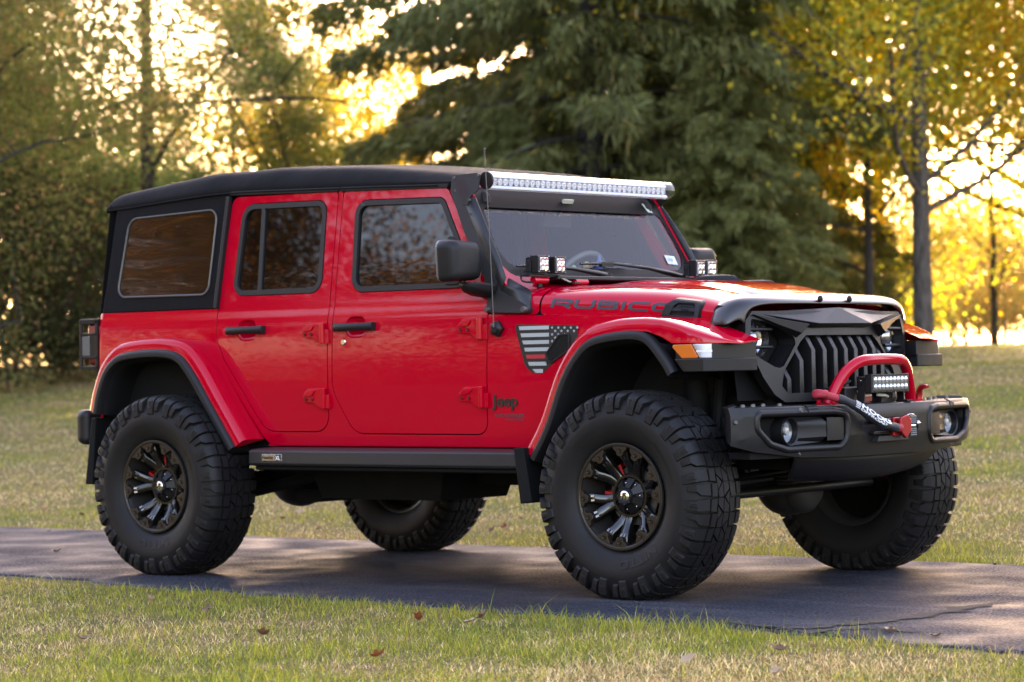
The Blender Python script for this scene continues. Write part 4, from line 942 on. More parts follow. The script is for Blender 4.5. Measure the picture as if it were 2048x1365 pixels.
for y in (-.37, .37):
    mb = MB()
    mb.prism(roundp([(-1.35, .98), (-1.35, 1.08), (-1.78, 1.06), (-1.90, 1.12), (-2.02, 1.66), (-2.10, 1.64), (-2.02, 1.0)], .04), y-.24, y+.24, lambda a, b, c: (a, c, b))
    mb.box((-2.05, y, 1.74), (.09, .24, .16)); build(mb, 'front_seat', SEATM, cabin, bevel=(.03, 3))
mb = MB(); mb.box((-2.75, 0, 1.3), (.14, 1.2, .65)); build(mb, 'rear_bench', SEATM, cabin, bevel=(.03, 3))
mb = MB()
for y in (-.62, .62): mb.tube(smooth_path([(-1.10, y*1.04, 1.80), (-1.2, y, 1.86), (-2.0, y, 1.88), (-3.0, y, 1.87), (-3.5, y, 1.5)], 18), .03, 8)
for x in (-1.98,): mb.tube(smooth_path([(x, -.68, 1.2), (x, -.63, 1.75), (x, -.5, 1.88), (x, .5, 1.88), (x, .63, 1.75), (x, .68, 1.2)], 20), .032, 8)
build(mb, 'roll_bar', SEATM, cabin, angle=60)
mb = MB(); mb.box((-1.19, 0, 1.745), (.03, .22, .06)); mb.cyl((-1.18, 0, 1.77), (-1.11, 0, 1.83), .01, 8); build(mb, 'rear_view_mirror', SEATM, cabin, bevel=(.01, 2))
mb = MB(); mb.grid([[(x, y, 1.915) for y in (-.70, 0, .70)] for x in (-1.2, -2.4, -3.6)]); build(mb, 'headliner', SEATM, cabin)

# ---------------------------------------------------------------- light bar and its brackets
LBX, LBZ, LBR = -1.030, 1.913, .0435
wa = R(-12)
def lb(t, r, y): return (LBX+r*math.cos(t), y, LBZ+r*math.sin(t))
mb = MB(); N_ = 14
arc = lambda a0, a1, n: [R(a0+(a1-a0)*k/n) for k in range(n+1)]
mb.grid([[lb(t, LBR, y) for t in arc(95, 275, 16)] for y in (-.697, .70)])
for y in (-.697, .70): mb.add([lb(t, LBR, y) for t in arc(95, 275, 16)], [list(range(17))])
mb.grid([[(LBX+dx, y, LBZ+dz) for dx, dz in ((-.004, .0433), (-.006, .022), (-.022, .02), (-.022, -.02), (-.006, -.022), (.004, -.0433))] for y in (-.697, .70)])
lbar = build(mb, 'light_bar', pmat('bar_silver', (.80, .80, .82), .4, .15), car)
mb = MB(); mb.grid([[lb(t, LBR-.001, y) for t in arc(-85, 95, 18)] for y in (-.695, .722)])
mb.add([lb(t, LBR-.001, .722) for t in arc(-85, 95, 18)], [list(range(19))]); build(mb, 'clear_lens', CLEAR, lbar)
mb = MB()
for k in range(34):
    y = -.655+k*.0401; c = Vector((LBX+.002, y, LBZ-.004))
    mb.lathe([(.0188, .0), (.0165, -.008), (.0125, -.015), (.006, -.019), (0, -.02)], 12, lambda t, r, h_: (c.x+h_+.006, c.y+r*math.cos(t), c.z+r*math.sin(t)))
build(mb, 'reflector', REFL, lbar, angle=60)
mb = MB()
for k in range(34):
    y = -.655+k*.0401; mb.sphere((LBX-.004, y, LBZ-.004), .0085, 8, 6)
build(mb, 'led', pmat('led_white', (.8, .8, .78), .2, 0, .5), lbar)
mb = MB(); mb.grid([[(LBX+dx, y, LBZ+z) for dx, z in ((.006, .0165), (-.004, .030), (-.026, .0335))] for y in (-.694, .70)]); mb.grid([[(LBX+dx, y, LBZ+z) for dx, z in ((.004, -.0225), (.012, -.030), (.012, -.0375))] for y in (-.694, .70)])
build(mb, 'lens_sheen', pmat('sheen_white', (.88, .88, .89), .5, 0), lbar)  # white strips stand in for the sky's sheen on the clear lens
mb = MB(); mb.cyl((LBX, -.698, LBZ), (LBX, -.712, LBZ), .043, 22); build(mb, 'end_cap', SATIN, lbar, bevel=(.004, 2))
V, F = textgeo('RIGID', .026, 0, .0006); mb = MB(); mb.add([(LBX+.0475*math.cos(v[1]*8-.1), -.690+.0*v[0], LBZ) for v in V[:0]], [])
mb = MB(); mb.cyl((LBX, .700, LBZ), (LBX, .722, LBZ), .0415, 22); build(mb, 'end_cap', CLEAR, lbar)
for s in (-1, 1):
    tum = lambda x, z, o=.020: (x, s*(ys(z)+o), z)
    crease = [(-1.215, 1.935), (-1.156, 1.91), (-1.114, 1.788), (-1.023, 1.63), (-.912, 1.449), (-.871, 1.382), (-.702, 1.31)]
    ol = [(-1.226, 1.872), (-1.12, 1.665), (-.977, 1.442), (-.952, 1.36), (-.952, 1.286), (-.715, 1.276), (-.702, 1.29), (-.702, 1.312), (-.871, 1.384), (-.912, 1.449), (-1.023, 1.63), (-1.114, 1.79), (-1.13, 1.915), (-1.222, 1.94)]
    br = panel(ol, [], tum, 'light_bar_bracket', GREYM, car, .006, (.002, 2), [1.4, 1.45, 1.6, 1.75, 1.85], flip=s > 0)
    hd = roundp([(-1.222, 1.945), (-1.065, 1.950), (-1.040, 1.942), (-1.049, 1.868), (-1.098, 1.838), (-1.108, 1.800), (-1.150, 1.800)], [.004, .02, .01, .02, .02, .008, .01])
    panel(hd, [], lambda a, b: (a, s*(ys(b)+.022), b), 'bracket_head', GREYM, br, .006, (.002, 2), [1.85], flip=s > 0)
    ce = [(-1.150, 1.845), (-1.023, 1.63), (-.912, 1.449), (-.871, 1.384)]
    re_ = [(-1.075, -.735, 1.835), (-.962, -.770, 1.659), (-.895, -.780, 1.543), (-.853, -.785, 1.446)]
    mb = MB(); mb.grid([[tum(*p) for p in ce], [(p[0], -s*p[1] if s > 0 else p[1], p[2]) for p in re_]])
    # shoulder box at the foot
    mb.grid([[tum(-.871, 1.384), tum(-.702, 1.312)], [(-.872, s*.742, 1.446), (-.735, s*.748, 1.384)]])
    mb.grid([[tum(-.702, 1.312), tum(-.702, 1.279)], [(-.735, s*.748, 1.384), (-.700, s*.76, 1.28)]])
    build(mb, 'bracket_return', GREYM, br, solid=.004, angle=25)
    mb = MB()
    def hexes(region, pitch, off, rad):
        xs0, xs1 = min(p[0] for p in region), max(p[0] for p in region); z0, z1 = min(p[1] for p in region), max(p[1] for p in region); row = 0; z = z0
        while z < z1:
            x = xs0+(pitch/2 if row % 2 else 0)
            while x < xs1:
                ins = False; j = len(region)-1
                for i in range(len(region)):
                    (xa, za), (xb, zb) = region[i], region[j]
                    if (za > z) != (zb > z) and x < (xb-xa)*(z-za)/(zb-za)+xa: ins = not ins
                    j = i
                if ins: mb.add([tum(x+rad*math.cos(R(60*k)), z+rad*math.sin(R(60*k)), off) for k in range(6)], [list(range(6))])
                x += pitch
            z += pitch*.87; row += 1
    hexes([(-.962, 1.43), (-.935, 1.42), (-.905, 1.385), (-.90, 1.30), (-.938, 1.30)], .0125, .0182, .0046)
    hexes([(-.895, 1.378), (-.885, 1.372), (-.725, 1.315), (-.735, 1.298), (-.895, 1.30)], .0125, .0182, .0046)
    hexes([(-1.205, 1.925), (-1.16, 1.93), (-1.10, 1.875), (-1.118, 1.84), (-1.13, 1.815), (-1.145, 1.815)], .0135, .0232, .0048)
    build(mb, 'bracket_perforation', pmat('hole_dark', (.03, .004, .008), .6), br)
    for x, z, o, pr in [(x, z, .015, [(0, .022), (.012, .022), (.016, .012), (.017, 0)]) for x, z in ((-.938, 1.300), (-.716, 1.293))]+[(x, z, o, [(0, .006), (.006, .006), (.009, 0)]) for x, z, o in ((-1.195, 1.872, .015), (-1.095, 1.755, .015), (-1.10, 1.822, .02), (-1.055, 1.935, .02), (-1.205, 1.934, .02))]:
        mb = MB(); mb.lathe(pr, 12, lambda t, r, h_: (x+r*math.cos(t), s*(ys(z)+o+h_), z+r*math.sin(t))); build(mb, 'bracket_bolt', STEEL, br)

# ditch lights at the windshield corners
def lamp_pod(x, y, z, yawr, big=1.):
    M_ = Matrix.Rotation(yawr, 3, 'Z'); c = Vector((x, y, z))
    mb = MB(); mb.box(c, (.048, .088, .080), M_)
    for k in range(5): mb.box(c+M_ @ Vector((-.036, -.034+k*.017, 0)), (.04, .005, .066), M_)
    mb.box(c+M_ @ Vector((-.03, 0, 0)), (.03, .07, .05), M_)
    pod = build(mb, 'ditch_light', SATIN, car, bevel=(.004, 2))
    mb = MB()
    mb.box(c+M_ @ Vector((-.03, -.050, -.008)), (.03, .006, .055), M_); mb.box(c+M_ @ Vector((-.03, .050, -.008)), (.03, .006, .055), M_)
    mb.cyl(c+M_ @ Vector((-.03, -.058, .0)), c+M_ @ Vector((-.03, .058, .0)), .008, 8); mb.box(c+M_ @ Vector((-.03, 0, -.048)), (.035, .10, .008), M_)
    build(mb, 'pod_bracket', PLAST, pod, bevel=(.002, 1))
    mb = MB(); mb.box(c+M_ @ Vector((.020, 0, .002)), (.012, .060, .058), M_); build(mb, 'pod_recess', REFL, pod)
    mb = MB()
    for dy in (-.014, .014):
        for dz in (-.013, .017): mb.lathe([(.0125, .030), (.008, .0275), (.003, .0262), (0, .0265)], 10, lambda t, r, h_: c+M_ @ Vector((h_, dy+r*math.cos(t), dz+r*math.sin(t))))
    build(mb, 'pod_reflector', CHROME, pod)
    mb = MB()
    for dy in (-.0385, .0385):
        for dz in (-.035, .035): mb.sphere(c+M_ @ Vector((.0245, dy, dz)), .0032, 6, 4)
    mb.lathe([(0, .0292), (.010, .0292), (.010, .027)], 12, lambda t, r, h_: c+M_ @ Vector((h_, .008+r*math.cos(t), -.022+r*math.sin(t))))
    build(mb, 'pod_screw', CHROME, pod)
    return pod
for s in (-1, 1):
    lamp_pod(-.745, s*.665, 1.506, R(s*-2)); lamp_pod(-.735, s*.556, 1.502, R(4))
    mb = MB(); mb.box((-.77, s*.61, 1.452), (.05, .26, .008)); mb.box((-.72, s*.52, 1.435), (.09, .03, .006), Matrix.Rotation(R(22), 3, 'Y')); mb.box((-.66, s*.52, 1.418), (.05, .04, .006))
    mb.tube(smooth_path([(-.78, s*.70, 1.50), (-.80, s*.73, 1.47), (-.80, s*.73, 1.43), (-.76, s*.70, 1.42)], 10), .005, 6)
    mb.cyl((-.77, s*.64, 1.40), (-.77, s*.64, 1.45), .014, 10); build(mb, 'pod_mount', SATIN, cowl, bevel=(.001, 1))
    mb = MB(); mb.cyl((-.76, s*.70, 1.432), (-.76, s*.60, 1.432), .017, 12); build(mb, 'hinge_roller', RED, cowl); mb = MB(); mb.cyl((-.735, s*.42, 1.425), (-.735, s*.33, 1.425), .014, 12); build(mb, 'hinge_roller', RED, cowl)

# antenna
mb = MB(); s = -1
mb.lathe([(.0, .035), (.018, .035), (.024, .028), (.036, .022), (.036, .006), (.025, 0)], 10, lambda t, r, h_: (-.885+r*(1+.12*math.cos(5*t))*math.cos(t), s*(.806+h_), 1.208+r*(1+.12*math.cos(5*t))*math.sin(t)))
ant = build(mb, 'antenna', SATIN, car, angle=40)
mb = MB(); mb.tube([(-.885, -.842, 1.215), (-.885, -.842, 1.26), (-.905, -.838, 1.70), (-.93, -.832, 2.045)], [.005, .0026, .0022, .0018], 6); mb.sphere((-.93, -.832, 2.047), .0055, 8, 6); build(mb, 'antenna_mast', STEEL, ant, angle=60)

# door mirrors
for s in (-1, 1):
    mb = MB(); rows = []
    # rounded box, outline in (y,z), loft along x
    base = roundp([(.822, 1.438), (1.035, 1.428), (1.045, 1.600), (1.020, 1.626), (.850, 1.622), (.824, 1.590)], [.03, .03, .04, .03, .04, .04], 4)
    cy_, cz_ = .935, 1.527
    for x, f in ((-1.062, .90), (-1.060, .97), (-1.050, 1.0), (-1.03, 1.0), (-.995, .985), (-.972, .93), (-.960, .86), (-.952, .74), (-.950, .55), (-.950, .02)):
        rows.append([(x+.05*(cy_-a)*0, s*(cy_+(a-cy_)*f), cz_+(b-cz_)*f) for a, b in base])
    mb.grid(rows, 0, True); mir = build(mb, 'door_mirror', PLAST, car, angle=60)
    mb = MB(); mb.add([(-1.0605, s*(cy_+(a-cy_)*.88), cz_+(b-cz_)*.88) for a, b in base], [list(range(len(base)))]); build(mb, 'mirror_glass', CHROME, mir)
    mb = MB(); mb.grid([[(-1.063, s*(cy_+(a-cy_)*f), cz_+(b-cz_)*f) for a, b in base] for f in (.9, .985)]+[[(-1.05, s*(cy_+(a-cy_)*1.004), cz_+(b-cz_)*1.004) for a, b in base]], 0, True); build(mb, 'mirror_rim', pmat('mirror_rim_grey', (.12, .12, .12), .35), mir, angle=60)
    mb = MB(); pl = roundp([(-1.065, 1.420), (-.885, 1.418), (-.900, 1.375), (-.940, 1.350), (-1.03, 1.362)], [.02, .01, .03, .03, .03])
    rows = [[((a+.975)*f-.975, s*y, (b-1.395)*f+1.395+dz) for a, b in pl] for y, f, dz in ((.765, .9, 0), (.78, 1, 0), (.84, .98, .003), (.90, .80, .012), (.935, .5, .02), (.94, .02, .02))]
    mb.grid(rows, 0, True); build(mb, 'mirror_arm', PLAST, mir, angle=60)

# ---------------------------------------------------------------- wheel-arch flares
def resample(pts, n):
    P_ = smooth_path([(a, 0, b) for a, b in pts], n); return [(p.x, p.z) for p in P_]
def sweep(path, centre, sec, s, mp=None):
    rows = []; n = len(path)
    for i, (x, z) in enumerate(path):
        a = Vector(path[max(i-1, 0)]); b = Vector(path[min(i+1, n-1)]); t = (b-a).normalized(); nn = Vector((-t.y, t.x))
        if nn.dot(Vector(centre)-Vector((x, z))) < 0: nn = -nn
        rows.append([(x+nn.x*o, s*y, z+nn.y*o) for y, o in sec])
    return rows
REARP = resample([(-3.635, .845), (-3.600, .96), (-3.53, 1.09), (-3.42, 1.175), (-3.28, 1.205), (-3.05, 1.212), (-2.89, 1.182), (-2.77, 1.085), (-2.61, .88), (-2.465, .69)], 40)
FRONTP = resample([(-.632, .655), (-.545, .79), (-.45, 1.00), (-.355, 1.13), (-.25, 1.205), (-.10, 1.235), (.03, 1.240), (.10, 1.238)], 30)
LIPP = resample([(-.632, .655), (-.545, .79), (-.45, 1.00), (-.355, 1.13), (-.25, 1.205), (-.10, 1.235), (.05, 1.238), (.155, 1.20), (.255, 1.095), (.30, 1.03)], 40)
for s in (-1, 1):
    redsec = [(.79, .004), (.86, .0), (.905, .001), (.928, .006), (.940, .016), (.946, .030), (.949, .050), (.949, .064), (.93, .066)]
    mb = MB(); rr_ = sweep(REARP, (-3.03, .6), redsec, s); mb.grid(rr_); mb.add(rr_[-1], [list(range(len(redsec)))]); mb.add(rr_[0], [list(range(len(redsec)))])
    fr_ = build(mb, 'fender_flare', RED, car, angle=50)
    lip = [(.930, .060), (.952, .060), (.966, .066), (.972, .078), (.970, .098), (.955, .106), (.90, .108), (.80, .112)]
    mb = MB(); q = sweep(REARP, (-3.03, .6), lip, s); mb.grid(q); mb.add(q[-1], [list(range(len(lip)))]); build(mb, 'flare_lip', PLAST, fr_, angle=50)
    mb = MB(); mb.grid(sweep(REARP, (-3.03, .6), [(.93, .105), (.915, .118), (.85, .118), (.62, .12), (.52, .14), (.50, .3)], s)); build(mb, 'arch_liner', BLACK, fr_, angle=60)
    # front flare
    mb = MB(); rows = sweep(FRONTP, (0, .6), redsec, s)
    for x, yo, zt, zb, yi in ((.17, .951, 1.228, 1.150, .68), (.23, .953, 1.213, 1.120, .675), (.30, .952, 1.192, 1.119, .67), (.36, .945, 1.172, 1.118, .665), (.42, .915, 1.150, 1.117, .66), (.47, .860, 1.131, 1.116, .655), (.495, .825, 1.121, 1.113, .655)):
        k = min(.018, (zt-zb)*.4)
        rows.append([(x, s*yi, zt+.006), (x, s*(yi*.5+yo*.5), zt+.004), (x, s*(yo-.05), zt+.001), (x, s*(yo-.022), zt-.004), (x, s*(yo-.008), zt-k*.6), (x, s*(yo-.003), zt-k), (x, s*yo, zt*.5+zb*.5-k*.2), (x, s*yo, zb), (x, s*(yo-.02), zb-.002)])
    mb.grid(rows); mb.add(rows[0], [list(range(9))]); mb.add(rows[-1], [list(range(9))]); ff = build(mb, 'fender_flare', RED, car, angle=50)
    mb = MB(); q = sweep(LIPP, (0, .6), lip, s); mb.grid(q); mb.add(q[0], [list(range(len(lip)))]); build(mb, 'flare_lip', PLAST, ff, angle=50)
    mb = MB(); mb.grid(sweep(LIPP, (0, .6), [(.95, .105), (.93, .118), (.85, .118), (.62, .12), (.50, .14), (.48, .3)], s)); build(mb, 'arch_liner', BLACK, ff, angle=60)
    # black lamp housing at the front of the flare
    plan = [(.24, .955), (.33, .972), (.415, .977), (.428, .968), (.478, .72), (.478, .66), (.2, .66)]
    mb = MB(); mb.prism([(a, b) for a, b in plan], 0, 1, lambda a, b, c: (a+(.05*(1-c) if a < .3 and b > .9 else 0), s*b, interp(c, (0, 1), (.993, 1.052))))
    hs = build(mb, 'lamp_housing', PLAST, ff, bevel=(.006, 2))
    mb = MB(); mb.prism([(.245, .945), (.405, .945), (.43, .925), (.468, .75), (.470, .66), (.24, .66)], 1.04, 1.116, lambda a, b, c: (a, s*b, c)); build(mb, 'lamp_backing', SATIN, ff)
    # amber marker and white running lamp
    za, zb = 1.054, 1.114
    am = roundp([(.232, 1.104), (.242, 1.113), (.335, 1.114), (.374, 1.056), (.365, 1.053), (.285, 1.053)], .006, 3)
    mb = MB(); mb.prism(am, .93, .957, lambda a, b, c: (a, s*c, b)); build(mb, 'amber_marker', AMBER, ff, bevel=(.004, 2))
    rows = []
    for y, x in ((.956, .345), (.956, .395), (.950, .412), (.938, .424), (.90, .433), (.84, .446), (.78, .458)):
        rows.append([(x+(.036*(1-f) if (y > .95 and x < .36) else 0), s*(y-.002*abs(f-.5)), interp(f, (0, 1), (za, zb))) for f in (0, .08, .5, .92, 1)])
    mb = MB(); mb.grid(rows); build(mb, 'running_lamp', WLENS, ff, angle=50, solid=.02)
    mb = MB(); mb.grid([[(p[0]+.001, p[1]*1.001, 1.083+d) for d in (-.004, .004)] for p in [r[2] for r in rows]]); build(mb, 'lamp_light_guide', WHITE, ff)

# fender decals and badges (this side)
s = -1
def fl(x, z, o=.0016): return (x, -(ys(z)+o-max(0, x+.66)*.112), z)
fpoly = roundp([(-.788, 1.226), (-.43, 1.214), (-.43, 1.15), (-.62, 1.0), (-.685, 1.0), (-.725, 1.035)], [.015, 0, 0, .01, .02, .02])
flag = panel(fpoly, [], lambda a, b: fl(a, b, .0032), 'flag_decal', pmat('decal_black', (.012, .012, .013), .4), car, 0, None, CUTS, [-.66])
mb = MB(); mr_ = MB()
zt0, zt1 = 1.222, 1.00
for k in range(7):
    za = zt0-.006-k*.0332; zb = za-.0175
    def xl(z): return interp(z, (1.0, 1.035, 1.226), (-.672, -.713, -.775))+.012
    xr = -.585 if k < 5 else -.60
    if k == 6: xr = -.62
    tgt = mr_ if k == 4 else mb
    tgt.grid([[fl(xl(z)*(1-f)+xr*f, z, .0046) for f in (0, .25, .5, .75, 1)] for z in (za, zb)])
def star(cx, cz, r):
    pts = [(cx+(r if i % 2 == 0 else r*.42)*math.sin(i*math.pi/5), cz+(r if i % 2 == 0 else r*.42)*math.cos(i*math.pi/5)) for i in range(10)]
    mb.add([fl(a, b, .0046) for a, b in pts], [list(range(10))])
for r_ in range(6):
    for c_ in range(5):
        cx = -.568+c_*.034+(.017 if r_ % 2 else 0); cz = 1.206-r_*.0155-(cx+.57)*.02
        if cx > -.585+.17-r_*.028: continue
        star(cx, cz, .0085)
build(mb, 'flag_stripes', LGREY, flag, recalc=False); build(mr_, 'flag_red_stripe', REDDEC, flag, recalc=False)
vp = roundp([(-.605, 1.085), (-.53, 1.175), (-.47, 1.178), (-.47, 1.10), (-.57, 1.04), (-.59, 1.05)], .01, 3)
fv = panel(vp, [offs(vp, -.009)], lambda a, b: fl(a, b, .012), 'fender_vent', PLAST, car, .008, (.003, 2))
mb = MB(); mb.add([fl(a, b, .0062) for a, b in offs(vp, -.006)], [list(range(len(vp)))]); build(mb, 'vent_recess', BLACK, fv)
mb = MB()
for r_ in range(12):
    for c_ in range(10):
        cx = -.60+c_*.0125+(.00625 if r_ % 2 else 0); cz = 1.05+r_*.0105
        if not (cz < 1.085+(cx+.605)*1.2-.012 and cz > 1.05+(cx+.58)*.55 and cx < -.475): continue
        mb.grid([[fl(cx+.0068*math.cos(R(60*k)), cz+.0062*math.sin(R(60*k)), .009) for k in range(6)], [fl(cx+.0048*math.cos(R(60*k)), cz+.0044*math.sin(R(60*k)), .009) for k in range(6)]], 0, True)
build(mb, 'vent_mesh', PLAST, fv)
V, F = textgeo('Jeep', .098, .0022, .0022, spacing=.98); mb = MB(); mb.add([(-.924+v[0]*.92, -(ys(.87)+.003-v[2]), .846+v[1]*.80) for v in V], F); build(mb, 'badge', pmat('dark_badge', (.05, .045, .045), .25, .6), car, recalc=False)
V, F = textgeo('WRANGLER', .030, 0, .0009); mb = MB(); mb.add([(-.922+v[0]*1.12, -(ys(.8)+.0015), .797+v[1]*.62) for v in V], F)
V, F = textgeo('UNLIMITED', .019, 0, .0005); mb.add([(-.856+v[0]*1.16, -(ys(.8)+.0015), .780+v[1]*.62) for v in V], F); build(mb, 'model_lettering', DECAL, car, recalc=False)

# ---------------------------------------------------------------- running boards, mud flaps, tail lamps, rear bumper
for s in (-1, 1):
    mb = MB()
    sec = [(.70, .648), (.90, .645), (.955, .640), (.968, .632), (.970, .575), (.962, .563), (.93, .558), (.70, .56)]
    rows = [[(x, s*y, z) for y, z in sec] for x in (-2.405, -2.39, -.65, -.632)]
    rows[0] = [(x, s*(y-.006), z) for x, y, z in [(r[0], abs(r[1]), r[2]) for r in rows[0]]]
    mb.grid(rows, 0, True); mb.add(rows[0], [list(range(8))]); mb.add(rows[-1], [list(range(8))])
    rb = build(mb, 'running_board', GREYM, car, angle=25, bevel=(.004, 2, 25))
    mb = MB(); mb.box((-1.5, s*.81, .60), (1.7, .2, .05)); mb.tube([(-2.38, s*.93, .55), (-.66, s*.93, .55)], .012, 6); build(mb, 'board_underside', BLACK, rb)
    mb = MB(); mb.prism([(-2.305, .585), (-2.165, .585), (-2.165, .620), (-2.305, .620)], .966, .9725, lambda a, b, c: (a, s*c, b)); bd = build(mb, 'board_badge', ALU, rb, bevel=(.002, 1))
    if s < 0:
        mb = MB(); mb.prism([(-2.209, .588), (-2.170, .588), (-2.170, .617), (-2.209, .617)], .970, .9735, lambda a, b, c: (a, s*c, b)); build(mb, 'badge_field', SATIN, rb)
        V, F = textgeo('XL', .031, 0, .0012); mb = MB(); mb.add([(-2.206+v[0]*.86, -.9742, .592+v[1]*.88) for v in V], F); build(mb, 'badge_text', WHITE, rb, recalc=False)
        V, F = textgeo('PowerStep', .025, 0, .0003); mb = MB(); mb.add([(-2.300+v[0]*.68, -.9736, .595+v[1]*.9) for v in V], F); build(mb, 'badge_text', SATIN, rb, recalc=False)
    # mud flaps
    for pts, x0 in (([(-.66, .66), (-.60, .66), (-.555, .415), (-.625, .405)], 0), ([(-3.62, .80), (-3.585, .80), (-3.62, .448), (-3.68, .448)], 0)):
        mb = MB(); mb.prism(pts, .70, .985 if pts[0][0] > -1 else .93, lambda a, b, c: (a, s*c, b)); build(mb, 'mud_flap', BLACK, car, bevel=(.006, 2))
    # tail lamp with guard
    mb = MB(); mb.prism(roundp([(-.79, 1.075), (-.60, 1.075), (-.60, 1.305), (-.79, 1.305)], .03), -3.80, -3.70, lambda a, b, c: (c, -s*a, b)); tl = build(mb, 'tail_light', REDLENS, car, bevel=(.01, 2))
    mb = MB()
    for z, h in ((1.312, .026), (1.243, .014), (1.118, .014), (1.062, .022)): mb.box((-3.772, s*.700, z), (.140, .218, h))
    for x in (-3.712, -3.838): mb.box((x, s*.802, 1.187), (.020, .014, .262))
    mb.box((-3.742, s*.801, 1.18), (.05, .012, .12)); mb.box((-3.78, s*.585, 1.19), (.09, .028, .25)); mb.box((-3.838, s*.70, 1.18), (.01, .10, .13))
    for z in (1.21, 1.16): mb.sphere((-3.848, s*.78, z), .010, 8, 5)
    build(mb, 'lamp_guard', SATIN, tl, bevel=(.004, 2))
    mb = MB(); mb.box((-3.798, s*.802, 1.18), (.060, .010, .105)); build(mb, 'lamp_plate', pmat('plate_grey', (.10, .10, .095), .4), tl, bevel=(.004, 2))
mb = MB(); pl = roundp([(-3.70, -.90), (-3.70, .90), (-3.80, .89), (-3.87, .62), (-3.87, -.62), (-3.80, -.89)], .05)
mb.prism(pl, .655, .842); build(mb, 'rear_bumper', PLAST, car, bevel=(.05, 5))
mb = MB(); mb.box((-3.70, 0, .80), (.10, 1.5, .30)); build(mb, 'rear_crossmember', BLACK, car)

# ---------------------------------------------------------------- grille
def gx(y, z, o=0.): return .522-.166*y*y-.125*(z-.85)+o
def G(o=0.): return lambda y, z: (gx(y, z, o), y, z)
go = [(-.600, 1.256), (-.645, 1.215), (-.657, 1.143), (-.625, 1.056), (-.580, .961), (-.525, .886), (-.466, .850)]
go = go+[(-a, b) for a, b in go[::-1]]
HL = [(.612, 1.222), (.575, 1.218), (.41, 1.190), (.352, 1.132), (.350, 1.108), (.445, 1.010), (.475, 1.002), (.505, 1.008), (.617, 1.062), (.628, 1.142)]
hlr = roundp(HL, [.01, .02, .02, .01, .015, .02, .02, .03, .04, .05], 4); hll = [(-a, b) for a, b in hlr[::-1]]
SL = roundp([(-.272, 1.147), (.272, 1.147), (.318, 1.116), (.448, .988), (.472, .922), (.442, .889), (-.442, .889), (-.472, .922), (-.448, .988), (-.318, 1.116)], [.02, .02, .01, .01, .01, .004, .004, .01, .01, .01], 3)
grille = panel(go, [hlr, hll, SL], G(), 'grille', SATIN, car, .05, (.005, 2), [.9, .95, 1.0, 1.05, 1.1, 1.15, 1.2], [-.6, -.5, -.4, -.3, -.2, -.1, 0, .1, .2, .3, .4, .5, .6])
mb = MB(); mb.grid([[(gx(y, z, -.10), y, z) for y in (-.64, -.3, 0, .3, .64)] for z in (.86, 1.05, 1.24)]); build(mb, 'grille_backing', BLACK, grille)
# deep eye sockets
for s in (-1, 1):
    L_ = hlr if s > 0 else hll
    mb = MB(); mb.grid([[(gx(a, b, -.012), a, b) for a, b in L_], [(gx(a, b, -.09), a*.99+.005*s, 1.12+(b-1.12)*.97) for a, b in L_]], 0, True); build(mb, 'eye_socket', SATIN, grille, angle=50)
    # round headlight
    hc = Vector((gx(s*.555, 1.13)-.055, s*.552, 1.132)); M_ = Matrix.Rotation(R(s*4), 3, 'Z')
    f = lambda t, r, h_: hc+M_ @ Vector((h_, r*math.cos(t), r*math.sin(t)))
    mb = MB(); mb.lathe([(.094, -.03), (.094, .012), (.088, .018), (.083, .006), (.08, -.02), (.05, -.045), (.03, -.05), (0, -.05)], 28, f); hl_ = build(mb, 'headlight', GLOSSB, grille, angle=50)
    mb = MB(); mb.lathe([(.050, -.03), (.049, -.014), (.040, .0), (.022, .010), (0, .013)], 24, lambda t, r, h_: f(t, r, h_)+Vector((0, 0, .006))); build(mb, 'projector_lens', pmat('lens_mirror', (.35, .37, .42), .03, .85), hl_, angle=60)
    mb = MB(); mb.lathe([(.079, -.018), (.055, -.042), (.048, -.03)], 28, f); build(mb, 'headlight_bowl', CHROME, hl_, angle=60)
    mb = MB(); mb.lathe([(.083, .004), (.06, .016), (.03, .021), (0, .022)], 28, f); build(mb, 'headlight_cover', CLEAR, hl_, angle=60)
    mb = MB()
    for dz in (-.036, .043): mb.tube([hc+M_ @ Vector((.030, -.092, dz)), hc+M_ @ Vector((.034, 0, dz)), hc+M_ @ Vector((.030, .092, dz))], .0085, 8)
    build(mb, 'headlight_guard', SATIN, hl_, angle=60)
# nine slats, each folded back at the top
for k in range(-5, 6):
    y = k*.0835
    zt = 1.147 if abs(y) < .29 else (1.115-(abs(y)-.318)*.98 if abs(y) < .45 else 0)
    if zt < .9: continue
    zt = min(zt, 1.147); zk = zt-.066; o = gx(y, 1.0)
    mb = MB(); mb.prism([(o-.06, .886), (o+.006, .886), (o+.004, zk), (o-.036, zt), (o-.075, zt)], y-.0155, y+.0155, lambda a, b, c: (a, c, b)); build(mb, 'slat', SATIN, grille, bevel=(.003, 2))
mb = MB(); hp = .0225; row = 0; z = .882
def inside(poly, x, z):
    ins = False; j = len(poly)-1
    for i in range(len(poly)):
        (xa, za), (xb, zb) = poly[i], poly[j]
        if (za > z) != (zb > z) and x < (xb-xa)*(z-za)/(zb-za)+xa: ins = not ins
        j = i
    return ins
SLb = offs(SL, .012)
while z < 1.16:
    y = -.48+(hp/2 if row % 2 else 0)
    while y < .49:
        if inside(SLb, y, z):
            q = [[(gx(y, z, -.055), y+r_*math.cos(R(30+60*k)), z+r_*math.sin(R(30+60*k))) for k in range(6)] for r_ in (.0130, .0104)]
            q.append([(p[0]-.010, p[1], p[2]) for p in q[1]]); mb.grid(q, 0, True)
        y += hp
    z += hp*.866; row += 1
build(mb, 'honeycomb_mesh', SATIN, grille, angle=30)
